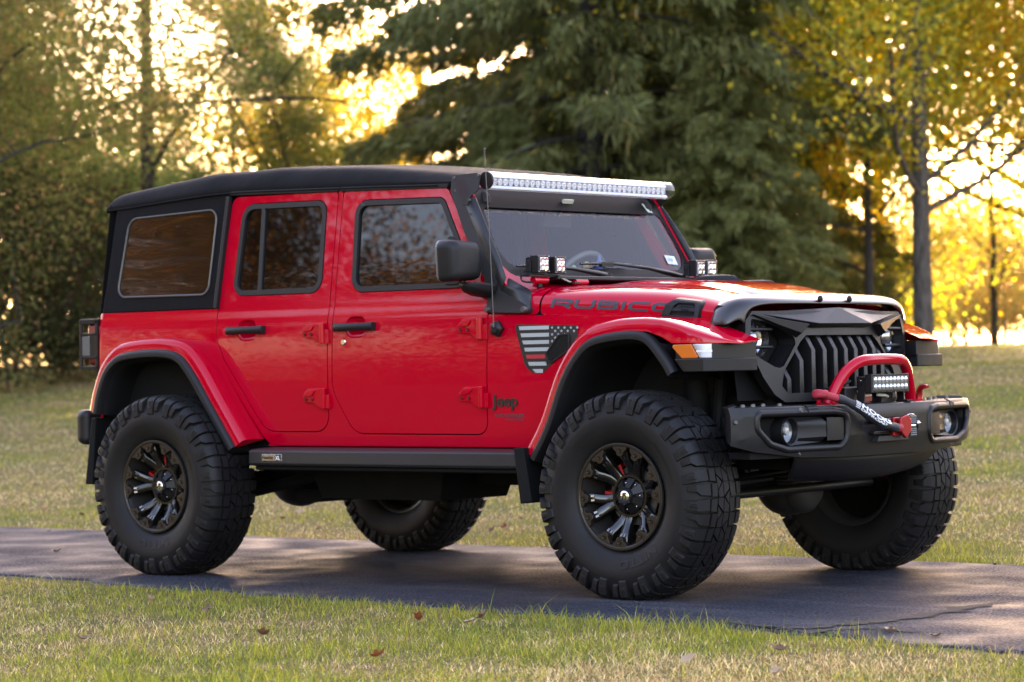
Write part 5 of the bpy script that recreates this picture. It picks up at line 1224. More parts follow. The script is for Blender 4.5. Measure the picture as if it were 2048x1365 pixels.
# the brow: wide shallow wedge, and the two wings over the eyes
mb = MB()
V = [(.41, -.602, 1.250), (.47, 0, 1.272), (.41, .602, 1.250), (.508, .215, 1.199), (.508, -.215, 1.199), (.486, -.222, 1.180), (.486, .222, 1.180), (.40, -.59, 1.238), (.40, .59, 1.238), (.42, 0, 1.24)]
mb.add(V, [(0, 4, 1), (4, 3, 1), (3, 2, 1), (4, 5, 6, 3), (0, 7, 5, 4), (2, 3, 6, 8), (7, 9, 5), (5, 9, 6), (6, 9, 8)]); build(mb, 'brow', SATIN, grille, angle=15, bevel=(.003, 2, 20))
for s in (-1, 1):
    mb = MB()
    T0, T1, T2 = (.425, s*.612, 1.242), (.508, s*.290, 1.196), (.502, s*.345, 1.156)
    B0, B1, B2 = (.40, s*.605, 1.236), (.46, s*.285, 1.19), (.455, s*.338, 1.128)
    K = (.498, s*.330, 1.172)
    mb.add([T0, T1, T2, B0, B1, B2, (.462, s*.45, 1.190), (.44, s*.44, 1.178)], [(0, 1, 2, 6), (0, 6, 7, 3), (6, 2, 5, 7), (1, 4, 5, 2), (0, 3, 4, 1), (3, 7, 5, 4)])
    build(mb, 'brow_wing', SATIN, grille, angle=15, bevel=(.002, 2, 20))

# ---------------------------------------------------------------- front bumper
AW = ([.89, .95, 1.0, 1.053, 1.153], [.610, .585, .556, .522, .445], [.89, .945, .980, .962, .870])
def bwrap(a):
    if abs(a) <= .89: return bx(a), a
    return interp(abs(a), AW[0], AW[1]), math.copysign(interp(abs(a), AW[0], AW[2]), a)
def bx(y):
    a = abs(y); return interp(a, (0, .30, .43, .60, .80, .89, .95, .99), (.742, .735, .722, .690, .642, .610, .582, .552))
bo = [(-1.153, .838), (-1.153, .72), (-1.0, .675), (-.88, .645), (-.62, .612), (-.34, .605), (.34, .605), (.62, .612), (.88, .645), (1.0, .675), (1.153, .72), (1.153, .838), (.34, .828), (0, .826), (-.34, .828)]
podh = [(.345, .792), (.43, .803), (.862, .802), (.862, .742), (.80, .682), (.70, .655), (.38, .657), (.345, .69)]
ph = roundp(podh, [.04, .03, .02, .04, .05, .05, .05, .04], 5); phl = [(-a, b) for a, b in ph[::-1]]
wh = roundp([(-.215, .772), (.215, .772), (.235, .75), (.235, .715), (.205, .688), (-.205, .688), (-.235, .715), (-.235, .75)], .01, 3)
bump = panel(bo, [ph, phl, wh], lambda y, z: (bwrap(y)[0]-.018*max(0, (.70-z)/.1)-.010*max(0, (z-.80)/.03), bwrap(y)[1], z), 'front_bumper', SATIN, car, .05, (.014, 4),
             [.64, .66, .70, .74, .78, .80, .815], [-1.10, -1.053, -1.02, -1.0, -.975, -.95, -.92, -.89, -.80, -.7, -.60, -.5, -.43, -.36, -.30, -.2, 0, .2, .30, .36, .43, .5, .60, .7, .80, .89, .92, .95, .975, 1.0, 1.02, 1.053, 1.10])
mb = MB()
plan = [(bx(y)-.012, y) for y in (-.97, -.95, -.89, -.80, -.60, -.43, -.30, 0, .30, .43, .60, .80, .89, .95, .97)]+[(.45, .87), (.36, .60), (.36, -.60), (.45, -.87)]
mb.prism(plan, .798, .836); build(mb, 'bumper_deck', SATIN, bump, bevel=(.010, 3))
mb = MB(); plan = [(a-.02, b*.985) for a, b in plan[:15]]+[(.45, .85), (.36, .6), (.36, -.6), (.45, -.85)]
mb.prism([p for p in plan if abs(p[1]) < .9], .612, .640); mb.box((.43, 0, .72), (.24, 1.4, .14)); build(mb, 'bumper_core', BLACK, bump)
for s in (-1, 1):
    rim_ = offs(ph, .006); mb = MB(); mb.tube([(bx(a)-.018*max(0, (.70-b)/.1)-.010*max(0, (b-.80)/.03)-.006, s*a, b) for a, b in rim_], .0165, 10, closed=True); build(mb, 'pocket_rim', SATIN, bump, angle=80)
    mb = MB(); mb.grid([[(bx(y)-.075, s*y, z) for z in (.64, .72, .81)] for y in (.33, .45, .60, .75, .88)]); build(mb, 'pocket_back', BLACK, bump)
    # fog lamp pod filling the inner part of the pocket
    rows = []
    for y, zt, zb, d in ((.352, .778, .682, -.02), (.362, .786, .676, -.006), (.46, .788, .676, -.004), (.47, .788, .675, -.008)):
        rows.append([(bx(y)+d-.05, s*y, zt), (bx(y)+d, s*y, zt-.006), (bx(y)+d+.002, s*y, (zt+zb)/2), (bx(y)+d, s*y, zb+.006), (bx(y)+d-.05, s*y, zb)])
    mb = MB(); mb.grid(rows)
    fogc = Vector((bx(.66)-.045, s*.665, .727)); fx = lambda t, r, h_: (fogc.x+h_-.27*0, fogc.y+r*math.cos(t), fogc.z+r*math.sin(t))
    # cone surface from the block to the lamp ring
    n_ = 24; ring = [fx(2*math.pi*j/n_, .062, .020) for j in range(n_)]
    blk = []
    for j in range(n_):
        t = 2*math.pi*j/n_; c_, s_ = math.cos(t)*-s, math.sin(t); k = 1/max(abs(c_), abs(s_))
        if c_ > 0: blk.append((bx(.47)-.010-(.03 if abs(s_*k) > .92 else 0), s*(.47+.0*c_), .731+.055*max(-1, min(1, s_*k))))
        else: blk.append((fogc.x+.014, fogc.y+math.cos(t)*.066, fogc.z+math.sin(t)*.064))
    mb.grid([blk, ring, [fx(2*math.pi*j/n_, .056, .016) for j in range(n_)], [fx(2*math.pi*j/n_, .050, -.012) for j in range(n_)]], 0, True)
    mb.lathe([(.064, .014), (.066, -.03), (.064, -.05)], n_, fx)
    pod = build(mb, 'fog_pod', SATIN, bump, angle=40)
    mb = MB(); mb.lathe([(.050, -.010), (.030, -.022), (.012, -.026), (0, -.02)], 20, fx); build(mb, 'fog_reflector', pmat('fog_silver', (.20, .21, .22), .18, .7), bump, angle=60)
    mb = MB(); mb.lathe([(.050, -.004), (.03, .004), (0, .008)], 20, fx); build(mb, 'fog_light', CLEAR, bump, angle=60)
    mb = MB(); mb.lathe([(.018, -.008), (.016, .0), (0, .004)], 14, fx); build(mb, 'fog_bulb', pmat('bulb_white', (.38, .38, .38), .1), bump, angle=60)
    def bolt(nm, par, prof, f): q = MB(); q.lathe(prof, 10, f); build(q, nm, STEEL, par, angle=50)
    for y, z in ((.628, .817), (.628, .632)): bolt('bumper_bolt', bump, [(0, .010), (.009, .010), (.0125, .004), (.013, -.004)], lambda t, r, h_: (bx(y)+h_-(.022 if z < .7 else .008), s*y+r*math.cos(t), z+r*math.sin(t)))
    for x, y in ((.52, .84), (.51, .75), (.50, .66), (.56, .62)): bolt('bumper_bolt', bump, [(0, .012), (.008, .012), (.012, .004), (.012, -.003)], lambda t, r, h_: (x+r*math.cos(t), s*y+r*math.sin(t), .836+h_))
    bolt('bumper_bolt', bump, [(0, .008), (.008, .008), (.011, 0)], lambda t, r, h_: (.572+h_*.8+r*math.cos(t)*.4, s*(.966+h_*.5-r*math.cos(t)*.9), .775+r*math.sin(t)))
    # seam of the bolt-on wing
    mb = MB(); mb.tube([(bx(.59)-.03, s*.59, .8385), (bx(.59)-.004, s*.59, .832), (bx(.59)+.0015, s*.59, .808)], .0028, 6); mb.tube([(bx(.59)-.012, s*.59, .650), (bx(.59)-.018, s*.59, .620)], .0028, 6); build(mb, 'bumper_seam', BLACK, bump)
    # red tow hook
    if s < 0: continue
    mb = MB(); mb.tube(smooth_path([(.66, s*.372, .82), (.66, s*.372, .87), (.672, s*.366, .893), (.70, s*.350, .902), (.73, s*.330, .900)], 14), [.020]*9+[.017, .015, .013, .012, .011, .010], 10, flat=.7); build(mb, 'tow_hook', REDALU, bump, angle=50)
mb = MB(); mb.grid([[(.68, y, z) for y in (-.24, 0, .24)] for z in (.68, .78)]); build(mb, 'winch_recess', BLACK, bump)
# hoop
mb = MB()
hoop = smooth_path([(.631, -.343, .835), (.640, -.325, .87), (.655, -.288, .935), (.672, -.245, .985), (.688, -.195, 1.016), (.699, -.145, 1.028), (.702, -.07, 1.031), (.703, 0, 1.032), (.702, .07, 1.031), (.699, .145, 1.028), (.688, .195, 1.016), (.672, .245, .985), (.655, .288, .935), (.640, .325, .87), (.631, .343, .835)], 56)
mb.tube(hoop, .0255, 18)
for s in (-1, 1): mb.prism(roundp([(.585, s*.31), (.585, s*.385), (.68, s*.385), (.68, s*.31)], .02), .834, .844); mb.cyl((.60, s*.372, .84), (.60, s*.372, .856), .010, 8)
build(mb, 'bumper_hoop', RED, bump, angle=50)
# small light bar on the bumper
mb = MB(); mb.box((.722, 0, .924), (.036, .312, .082)); mb.box((.69, 0, .924), (.04, .29, .06))
for k in range(18): mb.box((.664, -.136+k*.016, .924), (.03, .004, .064))
lbx = build(mb, 'bumper_light_bar', SATIN, bump, bevel=(.004, 2))
mb = MB(); mb.grid([[(.7405, y, z) for y in (-.143, .143)] for z in (.894, .955)]); build(mb, 'led_panel', pmat('led_panel_grey', (.12, .12, .10), .3, .3), bump)
mb = MB()
for k in range(9):
    for z in (.9085, .9405): mb.lathe([(.0135, .001), (.0125, .0045), (.007, .008), (0, .009)], 12, lambda t, r, h_: (.7405+h_, -.126+k*.0315+r*math.cos(t)*.86, z+r*math.sin(t)))
build(mb, 'led_lens', pmat('led_lens_silver', (.75, .77, .76), .12, .7), bump, angle=60)
mb = MB()
for s in (-1, 1):
    mb.box((.69, s*.163, .885), (.035, .008, .10)); mb.box((.70, s*.180, .842), (.06, .05, .008)); mb.cyl((.69, s*.163, .93), (.69, s*.178, .93), .010, 8)
    for k in range(6): mb.sphere((.7395, -.13+k*.052, .924+s*.0365), .0035, 6, 4)
build(mb, 'light_bar_mount', SATIN, bump)
# winch behind the little bar
mb = MB(); mb.cyl((.58, -.26, .86), (.58, .22, .86), .052, 18); mb.box((.60, .10, .865), (.12, .10, .085)); mb.box((.60, -.20, .865), (.12, .10, .085)); mb.tube(smooth_path([(.58, -.27, .87), (.60, -.22, .91), (.64, -.17, .935)], 8), .007, 6); wn = build(mb, 'winch', SATIN, bump, bevel=(.01, 2))
mb = MB(); mb.box((.662, -.075, .862), (.004, .075, .034)); build(mb, 'winch_label', pmat('label_red', (.3, .02, .02), .4), wn)
mb = MB(); mb.box((.664, -.075, .870), (.004, .068, .008)); mb.tube([(.66, .01, .872), (.68, .05, .868), (.66, .10, .862)], .007, 6); build(mb, 'winch_tag', WHITE, wn)
# fairlead, plate, closed thimble with pin
mb = MB(); mb.prism(wh, .726, .700, lambda a, b, c: (c, a, b)); build(mb, 'fairlead_plate', GREYM, bump)
mb = MB(); mb.box((.735, -.07, .757), (.05, .20, .022)); mb.box((.735, -.07, .703), (.05, .20, .018)); mb.box((.742, .06, .765), (.06, .05, .014)); build(mb, 'fairlead', SATIN, bump, bevel=(.008, 2))
thb = Vector((.778, .035, .727)); mb = MB()
mb.box(thb+Vector((-.02, -.03, 0)), (.03, .07, .085)); mb.prism(roundp([(-.045, -.02), (.0, -.055), (.045, -.02), (.045, .03), (.02, .055), (-.045, .04)], .012), -.014, .014, lambda a, b, c: (thb.x+.012+c*.6, thb.y+a, thb.z+b))
thm = build(mb, 'thimble', REDALU, bump, bevel=(.005, 2))
mb = MB()
for k in range(4):
    for sgn in (-1, 1): mb.cyl((.772, .105, .727+sgn*.028+(k-1.5)*.009), (.772, .155, .727+sgn*.028+(k-1.5)*.009), .006, 8)
build(mb, 'thimble_grip', pmat('grip_grey', (.07, .07, .07), .5), bump)
mb = MB(); mb.cyl((.772, .10, .727), (.772, .145, .727), .008, 10); mb.sphere((.765, .185, .738), .012, 10, 6); mb.tube(smooth_path([(.765, .185, .75), (.76, .175, .77), (.755, .15, .78), (.75, .11, .776)], 8), .002, 5); build(mb, 'thimble_pin', CHROME, bump)
mb = MB(); mb.prism([(-.155, .664), (.115, .664), (.10, .690), (-.14, .690)], .728, .765, lambda a, b, c: (c, a, b)); build(mb, 'winch_guard', GREYM, bump, bevel=(.003, 1))
# skid plate under the bumper
mb = MB(); rows = []
for z, x, w_ in ((.608, .70, .60), (.58, .695, .59), (.54, .66, .565), (.505, .61, .52), (.490, .57, .46), (.485, .45, .40)):
    rows.append([(x-.08*abs(y)**2, y*w_, z+.015*abs(y)**3) for y in (-1, -.97, -.8, -.4, 0, .4, .8, .97, 1)])
mb.grid(rows); build(mb, 'skid_plate', PLAST, car, angle=50, solid=.012)

# soft shackle: rope with a sleeve lying across the bumper
rp = smooth_path([(.702, -.50, .882), (.706, -.465, .878), (.717, -.421, .868), (.738, -.365, .852), (.763, -.316, .826), (.787, -.263, .792), (.800, -.199, .757), (.800, -.121, .736), (.792, -.040, .724), (.788, .01, .724)], 40)
mb = MB(); mb.tube(rp[2:12], .0175, 10); mb.tube(rp[36:], [.018, .02, .02, .018, .012], 10)
for k in range(5):
    a0 = k*1.2; c = Vector((.700, -.505, .884)); e = Vector((math.cos(a0), math.sin(a0), .3*math.sin(2*a0))).normalized(); f_ = e.cross(Vector((0, .4, 1))).normalized()
    mb.tube([c+.024*(math.cos(t)*e+math.sin(t)*f_) for t in [2*math.pi*j/16 for j in range(16)]], .0145, 8, closed=True)
rope = build(mb, 'soft_shackle', ROPE, car, angle=60)
mb = MB(); n_ = len(rp[10:37]); mb.tube(rp[10:37], [.019+.0035*math.sin(i*1.1)*(.5 if i < 14 else 1)+(.004 if 8 < i < 20 else 0) for i in range(n_)], 14); build(mb, 'rope_sleeve', pmat('black_nylon', (.014, .014, .018), .6, bump=(90, .3, .004)), rope, angle=60)
def onrope(txt, size, t0, t1, up_, bold):
    V, F = textgeo(txt, size, 0, bold); w_ = max(v[0] for v in V); mb = MB(); out = []
    for v in V:
        f = t0+(t1-t0)*v[0]/w_; i = min(int(f), len(rp)-2); u = f-i; c = rp[i].lerp(rp[i+1], u); t = (rp[i+1]-rp[i]).normalized()
        n0 = Vector((.80, -.50, .36)); n0 = (n0-t*n0.dot(t)).normalized(); b = n0.cross(t)
        if b.z < 0: b = -b
        a = (v[1]+up_)/.026; out.append(c+.0268*(math.cos(a)*n0+math.sin(a)*b))
    mb.add(out, F); build(mb, 'sleeve_print', WHITE, rope, recalc=False)
onrope('HOOKS', .030, 18.5, 30.5, -.004, .0011); onrope('OFFROAD', .014, 18.5, 28.5, -.017, .0005)
mb = MB()
for k in range(5):
    for d in (0,):
        pts = []
        for f in (16.2+k*.10, 18.2): 
            i = int(f); c = rp[i].lerp(rp[i+1], f-i); t = (rp[i+1]-rp[i]).normalized(); n0 = Vector((.80, -.50, .36)); n0 = (n0-t*n0.dot(t)).normalized(); b = n0.cross(t); b = -b if b.z < 0 else b
            for w2 in (-.0016, .0016): a = (.016-k*.0075+w2)/.026; pts.append(c+.0256*(math.cos(a)*n0+math.sin(a)*b))
        mb.add([pts[0], pts[1], pts[3], pts[2]], [(0, 1, 2, 3)])
build(mb, 'sleeve_stripes', WHITE, rope, recalc=False)

# ---------------------------------------------------------------- chassis
for x in (-3.008, 0):
    mb = MB(); mb.cyl((x, -.80, .454), (x, .80, .454), .048, 16); ax = build(mb, 'axle', BLACK, car, angle=60)
DIFFM = pmat('diff_grey', (.03, .028, .025), .5, .3)
mb = MB(); mb.sphere((.02, .22, .445), .14, 16, 12, 0, (1.15, 1, 1.05)); build(mb, 'differential', DIFFM, ax, angle=50)
mb = MB(); mb.lathe([(0, .17), (.09, .165), (.125, .13), (.13, .1)], 18, lambda t, r, h_: (h_, .22+r*math.cos(t), .44+r*math.sin(t))); build(mb, 'differential_cover', DIFFM, ax, angle=50)
mb = MB(); mb.sphere((-3.0, .0, .445), .15, 16, 12, 0, (1.2, 1, 1)); build(mb, 'differential', DIFFM, ax, angle=50)
mb = MB(); mb.cyl((.22, -.72, .435), (.22, .62, .445), .021, 12); mb.cyl((.20, -.55, .50), (.20, .45, .56), .019, 12); mb.cyl((.26, -.62, .49), (.30, .10, .52), .014, 10); mb.cyl((.27, .05, .515), (.30, .35, .525), .026, 12)
build(mb, 'steering_link', SATIN, ax, angle=60)
mb = MB()
for s in (-1, 1):
    mb.box((-1.6, s*.42, .62), (4.2, .09, .14))
    for x in (0.02, -3.0): mb.cyl((x, s*.50, .50), (x, s*.48, .95), .065, 12); mb.cyl((x+.12, s*.55, .45), (x+.15, s*.50, 1.0), .03, 10)
    mb.tube([(-.1, s*.45, .40), (-.9, s*.42, .55)], .03, 8); mb.tube([(-2.9, s*.45, .40), (-2.1, s*.42, .55)], .03, 8)
mb.box((-1.5, 0, .55), (1.3, .62, .20), taper=1.1); mb.box((-2.55, .05, .52), (.7, .7, .2)); mb.box((-1.9, -.3, .47), (.8, .5, .18), taper=1.15)
mb.prism(roundp([(-3.02, .42), (-2.98, .36), (-2.90, .345), (-2.80, .36), (-2.76, .42)], .02), -.3, .1, lambda a, b, c: (a+.25, c, b-.01))
mb.cyl((-2.8, .0, .48), (-1.3, .05, .56), .04, 10)
mb.box((.1, 0, .75), (.7, .9, .25)); build(mb, 'chassis', BLACK, car)
# ---------------------------------------------------------------- wheels: one of each part, then copies
# local frame: axle along Y, outer face towards -Y, radius in XZ, 0 at the axle centre
WR, WW = .466, .161
def pt(t, r, w_): return (r*math.sin(t), -w_, r*math.cos(t))
LW = [(0, .466), (.06, .4655), (.10, .463), (.125, .459), (.143, .450), (.156, .437), (.1635, .408), (.1645, .372)]      # lug surface (w, r)
CW = [(0, .449), (.06, .4485), (.10, .446), (.119, .441), (.131, .431), (.140, .418), (.152, .396), (.160, .364)]
LU = [0, .06, .10, .125, .147, .166, .196, .232]
def surf(u, depth):
    a = abs(u); sg = 1 if u >= 0 else -1
    wl, rl = interp(a, LU, [p[0] for p in LW]), interp(a, LU, [p[1] for p in LW]); wc, rc = interp(a, LU, [p[0] for p in CW]), interp(a, LU, [p[1] for p in CW])
    return sg*(wl+(wc-wl)*depth), rl+(rc-rl)*depth
mb = MB(); NS = 96
side = [(.118, .236), (.128, .243), (.140, .262), (.152, .290), (.160, .322), (.1635, .350)]
prof = [(-a, b) for a, b in side]+[(-a, b) for a, b in CW[:0:-1]]+CW+[(a, b) for a, b in side[::-1]]
mb.lathe([(b, a) for a, b in prof], NS, lambda t, r, h_: pt(t, r, h_))
mb.lathe([(b, a) for a, b in ((.1185, .236), (.1215, .2405), (.1275, .2435))], NS, lambda t, r, h_: pt(t, r, h_))
PITCH = 22; PA = 2*math.pi/PITCH; CIRC = PA*.466
rnd = random.Random(3)
def block(poly, splits=(), dtop=0., nseg=1):
    """poly: (s,u) convex polygon, s along the tread in metres, u across; raised block with sides"""
    top = []; bot = []
    for s_, u in poly:
        w1, r1 = surf(u, dtop); w0, r0 = surf(u, 1.05); t = s_/.466
        top.append((t, r1, w1)); bot.append((t, r0, w0))
    cs = sum(p[0] for p in poly)/len(poly); cu = sum(p[1] for p in poly)/len(poly)
    k = .10; bt = []
    for s_, u in poly:
        w0, r0 = surf(u+(u-cu)*.06, 1.05); bt.append(((s_+(s_-cs)*.06)/.466, r0, w0))
    n = len(poly); mb.add([pt(*p) for p in top]+[pt(*p) for p in bt], [list(range(n))]+[(i, (i+1) % n, n+(i+1) % n, n+i) for i in range(n)])
def lug(s0, s1, sg, u0, u1, skew, notch=None):
    us = [u for u in [u0]+[a for a in LU if u0 < a < u1]+[u1]]
    L_, R_, LB, RB = [], [], [], []
    for u in us:
        f = (u-u0)/(u1-u0); narrow = .004*f
        a, b = s0+skew*f+narrow, s1+skew*f-narrow
        if notch and u > .15: b -= notch
        w1, r1 = surf(sg*u, 0 if u < .2 else .12); w0, r0 = surf(sg*u, 1.1)
        L_.append((a/.466, r1, w1)); R_.append((b/.466, r1, w1)); LB.append(((a-.002)/.466, r0, w0)); RB.append(((b+.002)/.466, r0, w0))
    g = lambda q: [pt(*p) for p in q]
    mb.grid([g(LB), g(L_), g(R_), g(RB)])
    mb.add(g([L_[0], R_[0], RB[0], LB[0]]), [(0, 1, 2, 3)]); mb.add(g([L_[-1], R_[-1], RB[-1], LB[-1]]), [(0, 1, 2, 3)])
    # inner stepped boss on the side face
    if u1 > .22:
        bu = [(.160, .2), (.160, .75), (.205, .75), (.205, .2)]; q = []
        for d in (-.35, -.12):
            q.append([pt((s0+(s1-s0)*f+skew*(u-u0)/(u1-u0))/.466, surf(sg*u, d)[1], surf(sg*u, d)[0]) for u, f in bu])
        # a raised frame around a sunken centre
        cu_ = [( .160+.010, .34), (.160+.010, .62), (.205-.010, .62), (.205-.010, .34)]
        r_in = [pt((s0+(s1-s0)*f+skew*(u-u0)/(u1-u0))/.466, surf(sg*u, -.12)[1], surf(sg*u, -.12)[0]) for u, f in cu_]
        r_bot = [pt((s0+(s1-s0)*f+skew*(u-u0)/(u1-u0))/.466, surf(sg*u, .5)[1], surf(sg*u, .5)[0]) for u, f in cu_]
        base = [pt((s0+(s1-s0)*f+skew*(u-u0)/(u1-u0))/.466, surf(sg*u, .3)[1], surf(sg*u, .3)[0]) for u, f in bu]
        mb.grid([base, q[1], r_in, r_bot], 0, True); mb.add(r_bot, [(0, 1, 2, 3)])
for i in range(PITCH):
    S = i*CIRC
    for sg in (-1, 1):
        o = S+(CIRC*.5 if sg > 0 else 0)
        lug(o+.003, o+.056, sg, .099, .230, .006*sg)                      # long lug with stepped face
        lug(o+.071, o+.122, sg, .092, .212, -.004*sg, .016)               # short lug
        # intermediate row: two blocks
        q = lambda pts: block([(o+a, sg*b) for a, b in (pts if sg > 0 else pts[::-1])])
        q([(.003, .046), (.061, .052), (.058, .088), (.006, .086)])
        q([(.072, .042), (.128, .047), (.127, .080), (.070, .078)])
        # centre: crossing diagonals leave triangles and kites
        q([(.002, .003), (.060, .003), (.030, .040), (.002, .038)])
        q([(.069, .003), (.130, .003), (.130, .034), (.104, .038)])
        q([(.066, .012), (.096, .038), (.038, .042)])
me_t = None
tyre = build(mb, 'tyre', RUBBER, None, angle=28, weld=0, recalc=True)
# raised sidewall lettering
mb = MB()
def arc_text(txt, size, r0, a_mid, sx, bold, w_, flip=False):
    V, F = textgeo(txt, size, .0, bold); wid = max(v[0] for v in V)*sx
    P_ = []
    for x, y, z in V:
        r = r0+y*1.0; t = a_mid+((x*sx-wid/2)/r0 if not flip else -(x*sx-wid/2)/r0)
        P_.append((t, r if not flip else r0+size*.7-y, interp(r if not flip else r0+size*.7-y, [p[1] for p in side], [p[0] for p in side])+w_))
    mb.add([pt(*p) for p in P_], F)
    # short skirt gives the letters a raised edge
TXT = []; LETM = pmat('raised_letter', (.0105, .0098, .0100), .5, spec=.25)
for a_ in (('RIDGE GRAPPLER', .040, .292, R(-62), 1.22, .0009, .0022), ('NITTO', .052, .280, R(158), 1.35, .0018, .0024), ('ALL TERRAIN 37X12.50', .020, .300, R(55), 1.2, .0006, .0022)):
    mb = MB(); arc_text(*a_); TXT.append(build(mb, 'sidewall_lettering', LETM, None, recalc=False))

# rim barrel and dished back
mb = MB()
mb.lathe([(.236, .126), (.236, .140), (.232, .1415), (.226, .139), (.219, .128), (.214, .10), (.206, .06), (.200, .0), (.204, -.10), (.222, -.122), (.236, -.126), (.238, -.118), (.206, -.09)], 64, lambda t, r, h_: pt(t, r, h_))
rim = build(mb, 'rim', pmat('rim_barrel', (.05, .047, .045), .32, .6), None, angle=50)
# bronze outer ring with twelve bolted tabs
mb = MB(); tabs = []; rtabs = []
for k in range(6):
    for d in (-12.5, 12.5): tabs.append(R(k*60+14+d))
def ringpt(a, r, w_): return pt(a, r, w_)
for a in tabs:
    pl = [(-.040, .221), (-.036, .208), (-.030, .203), (-.020, .196), (-.016, .182), (-.006, .177), (.006, .177), (.016, .182), (.020, .196), (.030, .203), (.036, .208), (.040, .221)]
    f = lambda x, r, w_: (r*math.sin(a)+x*math.cos(a), -w_, r*math.cos(a)-x*math.sin(a))
    n = len(pl); mb = MB(); mb.add([f(x, r, .1385) for x, r in pl]+[f(x, r, .115) for x, r in pl], [list(range(n))]+[(i, (i+1) % n, n+(i+1) % n, n+i) for i in range(n)])
    rtabs.append(build(mb, 'rim_tab', BRONZE, None, angle=30, bevel=(.002, 2)))
mb = MB()
for w0, w1 in ((.139, .128),):
    mb.lathe([(.2355, w0-.008), (.2345, w0+.0025), (.226, w0+.0025), (.219, w0-.003), (.219, w1-.01)], 72, lambda t, r, h_: pt(t, r, h_))
lipr = build(mb, 'rim_ring', pmat('ring_dark_bronze', (.030, .023, .017), .35, .5), None, angle=30)
bolts = []
for a in tabs:
    c = (.202*math.sin(a), .202*math.cos(a)); mb = MB()
    mb.lathe([(.0, .1405), (.0045, .1405), (.006, .1425), (.0095, .1425), (.0105, .138)], 10, lambda t, r, h_: (c[0]+r*math.cos(t), -h_, c[1]+r*math.sin(t)))
    bolts.append(build(mb, 'ring_bolt', RIMB, None, angle=50))
# twelve spokes in pairs, sweeping down to the hub
mb = MB()
for k in range(6):
    for d in (-1, 1):
        a0 = R(k*60+14+d*12.5); st_ = [(.218, .112, .046, a0), (.190, .112, .045, a0), (.172, .108, .044, a0), (.150, .094, .043, a0-d*R(2)), (.125, .078, .042, a0-d*R(4)), (.105, .068, .043, a0-d*R(4.5)), (.088, .064, .046, a0-d*R(4))]
        rows = []
        for r, w_, wd, a in st_:
            f = lambda x, dw: (r*math.sin(a)+x*math.cos(a), -(w_-dw), r*math.cos(a)-x*math.sin(a))
            rows.append([f(-wd/2, .035), f(-wd/2, .006), f(-wd/2+.004, .001), f(0, 0), f(wd/2-.004, .001), f(wd/2, .006), f(wd/2, .035)])
        mb.grid(rows)
mb.lathe([(.100, .040), (.100, .058), (.094, .066), (.084, .066), (.074, .052), (.070, .03)], 48, lambda t, r, h_: pt(t, r, h_))
mb.lathe([(.205, -.02), (.15, .0), (.09, .012), (0, .030)], 32, lambda t, r, h_: pt(t, r, h_))
spokes = build(mb, 'spokes', RIMB, None, angle=50, weld=0)
mb = MB()     # machined feet between spoke and tab
for a in tabs:
    f = lambda x, r, w_: (r*math.sin(a)+x*math.cos(a), -w_, r*math.cos(a)-x*math.sin(a))
    for s0 in (-1, 1): mb.add([f(s0*.005, .176, .118), f(s0*.014, .176, .118), f(s0*.013, .164, .109), f(s0*.006, .164, .109)], [(0, 1, 2, 3)])
feet = build(mb, 'spoke_foot', pmat('machined_edge', (.22, .20, .18), .3, .9), None)
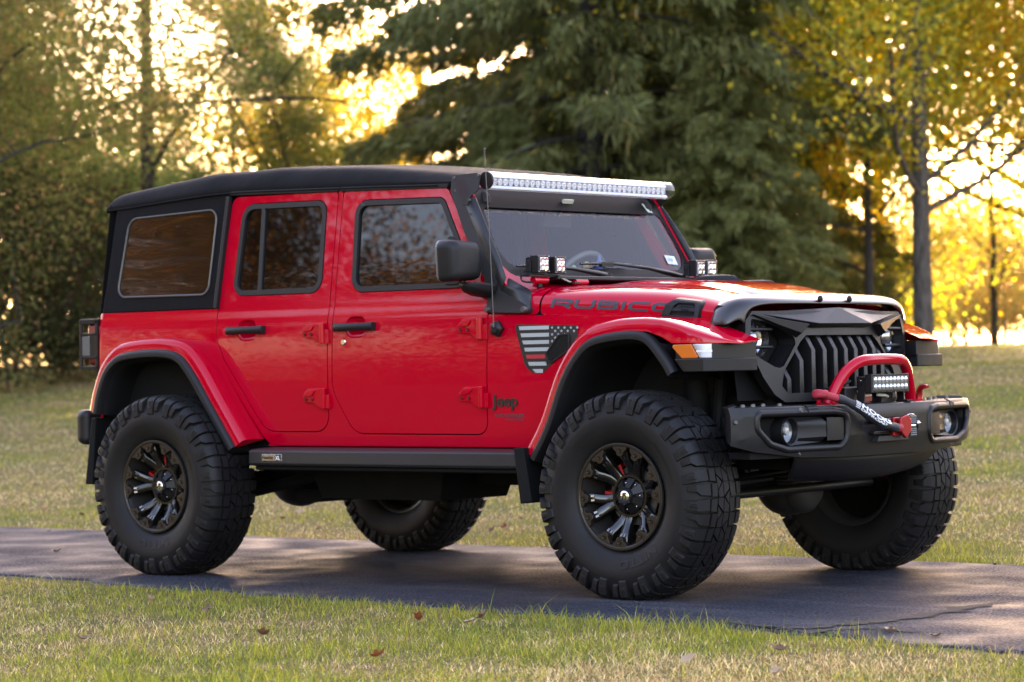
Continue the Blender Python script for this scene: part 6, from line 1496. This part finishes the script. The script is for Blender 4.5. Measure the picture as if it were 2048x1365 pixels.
# hub cap: star of ribs, cup ring, emblem
mb = MB()
mb.lathe([(.075, .035), (.072, .060), (.040, .074), (.0, .074)], 32, lambda t, r, h_: pt(t, r, h_))
for k in range(7):
    a = R(k*360/7+10); f = lambda x, r, w_: (r*math.sin(a)+x*math.cos(a), -w_, r*math.cos(a)-x*math.sin(a))
    V = [f(-.010, .028, .097), f(.010, .028, .097), f(.020, .078, .066), f(-.020, .078, .066), f(-.016, .028, .06), f(.016, .028, .06), f(.024, .082, .04), f(-.024, .082, .04)]
    mb.add(V, [(0, 1, 2, 3), (0, 3, 7, 4), (1, 5, 6, 2), (3, 2, 6, 7), (0, 4, 5, 1)])
mb.lathe([(.040, .07), (.039, .100), (.034, .106), (.028, .106), (.026, .102), (0, .102)], 32, lambda t, r, h_: pt(t, r, h_))
for k in range(8):
    a = R(k*45); c = pt(a, .037, .1035); mb.sphere(c, .0055, 8, 5)
hub = build(mb, 'hub_cap', SATIN, None, angle=40)
mb = MB(); mb.lathe([(.0265, .1025), (.024, .1055), (0, .1065)], 28, lambda t, r, h_: pt(t, r, h_))
for k in range(7):
    a = R(k*360/7+36); c = pt(a, .060, .068); mb.sphere(c, .0042, 8, 5)
emb = build(mb, 'hub_emblem', CHROME, None, angle=60)
mb = MB()
for pts in ([(-.012, -.017), (-.007, -.017), (.001, .016), (-.004, .016)], [(-.003, .011), (-.001, .016), (.016, .016), (.013, .011)], [(-.006, .001), (-.004, .006), (.010, .006), (.007, .001)], [(.004, -.014), (.009, -.014), (.013, .004), (.009, .004)]):
    mb.add([(x, -.1072, z) for x, z in pts], [(0, 1, 2, 3)])
mark = build(mb, 'emblem_mark', RIMB, None, recalc=False)
mb = MB(); mb.lathe([(.13, .02), (.13, .030), (.06, .030)], 40, lambda t, r, h_: pt(t, r, h_)); mb.lathe([(.13, .02), (.06, .02)], 40, lambda t, r, h_: pt(t, r, h_)); disc = build(mb, 'brake_disc', STEEL, None)
cal = []
for a0 in (-92, -32):
    mb = MB()
    rows = [[pt(R(a0+da), r, w_) for r, w_ in ((.10, .05), (.150, .05), (.158, .03), (.158, 0), (.10, 0))] for da in (-9, -4, 0, 4, 9)]
    mb.grid(rows, 0, True); cal.append(build(mb, 'brake_caliper', CALIP, None))
PARTS = [tyre, *TXT, rim, *rtabs, lipr, *bolts, spokes, feet, hub, emb, mark, disc, *cal]
first = True
for (x, s, roll) in ((0, -1, 0), (-3.008, -1, 21), (0, 1, 11), (-3.008, 1, 37)):
    wh_ = empty('wheel', (x, s*.912, .452)); wh_.rotation_mode = 'XYZ'
    wh_.rotation_euler = (0, R(roll), 0) if s < 0 else (0, R(roll), R(180))
    wh_.parent = car; wh_.matrix_parent_inverse = Matrix.Translation((1.5, 0, 0))
    for p in PARTS:
        o = p if first else p.copy()
        if not first: COL.objects.link(o)
        o.parent = wh_; o.matrix_parent_inverse = Matrix()
    first = False
